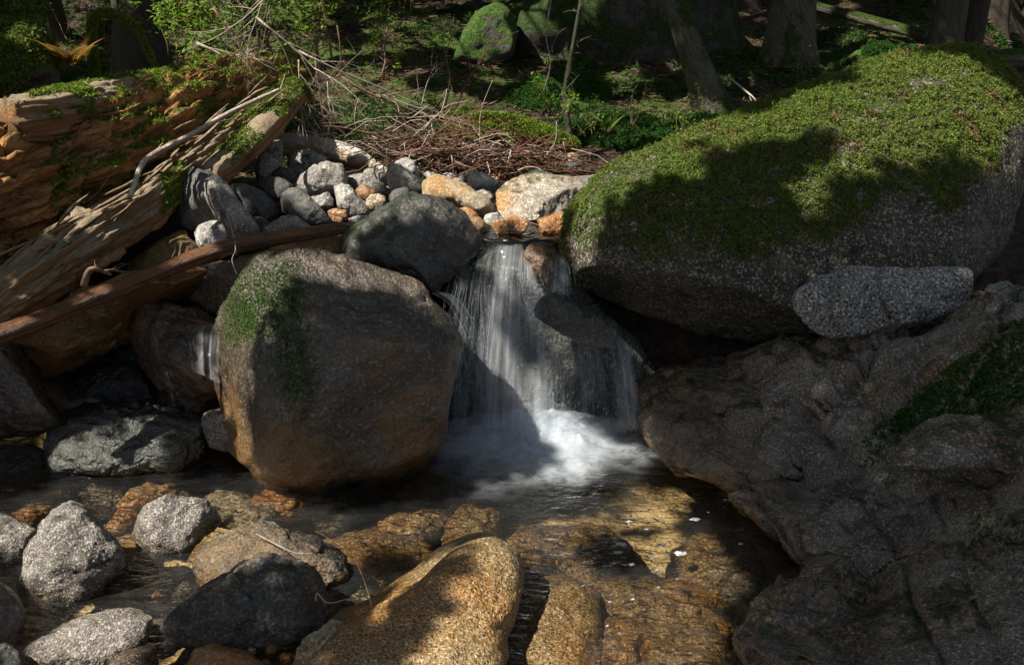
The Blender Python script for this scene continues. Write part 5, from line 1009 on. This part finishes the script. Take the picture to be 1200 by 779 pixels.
shade &= ~lit; np.add.at(gl, (iu[lit], iv[lit]), 1); np.add.at(gd, (iu[~lit], iv[~lit]), 1); np.add.at(gd, (iu[shade], iv[shade]), 6)
def blur(g, n=1):
    for _ in range(n): g = (g + np.roll(g, 1, 0) + np.roll(g, -1, 0) + np.roll(g, 1, 1) + np.roll(g, -1, 1)) / 5
    return g
gl, gd = blur(gl, 2), blur(gd, 2)
islit = (gl > gd * .28) & (gl > .02); den = np.where(islit, 0.0, np.where(gd > 0, 1.0, .55))
for root, Vc in PENDING:      # crown leaves of the standing trees cut away to open the sun patches
    Q = Vc.reshape(-1, 4, 3); c_ = Q.mean(1); a_ = np.clip(((c_ @ ua - u0) / CS).astype(int), 0, nu_ - 1); b_ = np.clip(((c_ @ va - v0) / CS).astype(int), 0, nv_ - 1)
    inside = (c_ @ ua > u0) & (c_ @ ua < u0 + nu_ * CS) & (c_ @ va > v0) & (c_ @ va < v0 + nv_ * CS); Q = Q[~(inside & islit[a_, b_])]
    if len(Q): mkobj('crown', Q.reshape(-1, 3), np.arange(len(Q) * 4).reshape(-1, 4), M['needle'], root, smooth=False)
gi, gj = np.nonzero(den > 0); keep = RNG.random(len(gi)) < den[gi, gj] ; gi, gj = gi[keep], gj[keep]
print('canopy cells', len(gi), 'lit', lit.mean())
ex = gd[gi, gj] > 0; gi, gj = np.r_[gi, gi[ex], gi[ex]], np.r_[gj, gj[ex], gj[ex]]
cu = u0 + (gi + RNG.random(len(gi))) * CS; cv = v0 + (gj + RNG.random(len(gi))) * CS
# distance up the sun ray: added sprays set in layers
hmax = hits @ s_
base_h = float(np.percentile(hmax, 99.5))
lay = perlin(np.stack([cu * .8, cv * .8, 0 * cu], 1)); tt = base_h + 2.2 + lay * 1.2 + RNG.random(len(cu)) * 1.6
CP = cu[:, None] * ua + cv[:, None] * va + tt[:, None] * s_
ppx, ppy, pd = proj(CP); mg = 60 + 160 / np.maximum(pd, .3); vis = (pd > -.3) & (ppx > -mg) & (ppx < 1200 + mg) & (ppy > -mg) & (ppy < 780 + mg); vis |= np.linalg.norm(CP - [0, 0, CAMZ], axis=1) < 1.3; CP = CP[~vis]
print('canopy sprays', len(CP))
roots_ = [(-7.5, 9.5), (-6.8, 3.0), (-9.5, 6.5), (-3.5, -2.5)]
lbl = ['tall conifer beyond the left edge whose boughs shade the upper stream', 'tall conifer beyond the left edge whose boughs shade the pool', 'tall conifer far left of the logs that shades the slope', 'tall conifer behind the camera that shades the bank']
tops_ = np.array([[x, y, 8.0] for x, y in roots_]); own = np.argmin(((CP[:, None, :2] - tops_[None, :, :2]) ** 2).sum(2), 1)
for k, (x, y) in enumerate(roots_):
    sel = CP[own == k]; root = conifer(lbl[k], (x, y, 0), 13, .3, 'bark', crown=False, name='overhanging_conifer', group='overhanging conifers out of frame')  # trunk added out of view to carry the shading sprays
    if len(sel) == 0: continue
    Vs = []; Fs = []; c = 0
    for i in range(6):
        D = RNG.normal(size=sel.shape); D = D - (D @ s_)[:, None] * s_ * .75; V, F = leaves(sel + RNG.normal(size=sel.shape) * .012, D, RNG.uniform(.04, .085, len(sel)), RNG.uniform(.028, .045, len(sel)), side=np.tile(s_, (len(sel), 1)) + RNG.normal(size=sel.shape) * .25); Vs.append(V); Fs.append(F + c); c += len(V)
    mkobj('crown', np.concatenate(Vs), np.concatenate(Fs), M['needle'], root, smooth=False)  # added leaf sprays that block the sun outside the lit patches
    mb = MB(); b0 = np.array(root.location)
    for i in RNG.choice(len(sel), min(16, len(sel)), replace=False):
        e = sel[i]; z = min(12, max(3.5, e[2] - .3)); st = np.array([x, y, z]); V, F, U = tube(smooth_path([st, (st + e) / 2 + [0, 0, .35], e], 10), np.linspace(.010, .003, 10), 4); mb.add(V, F, U)
    mb.build('branches', M['twig'], root)
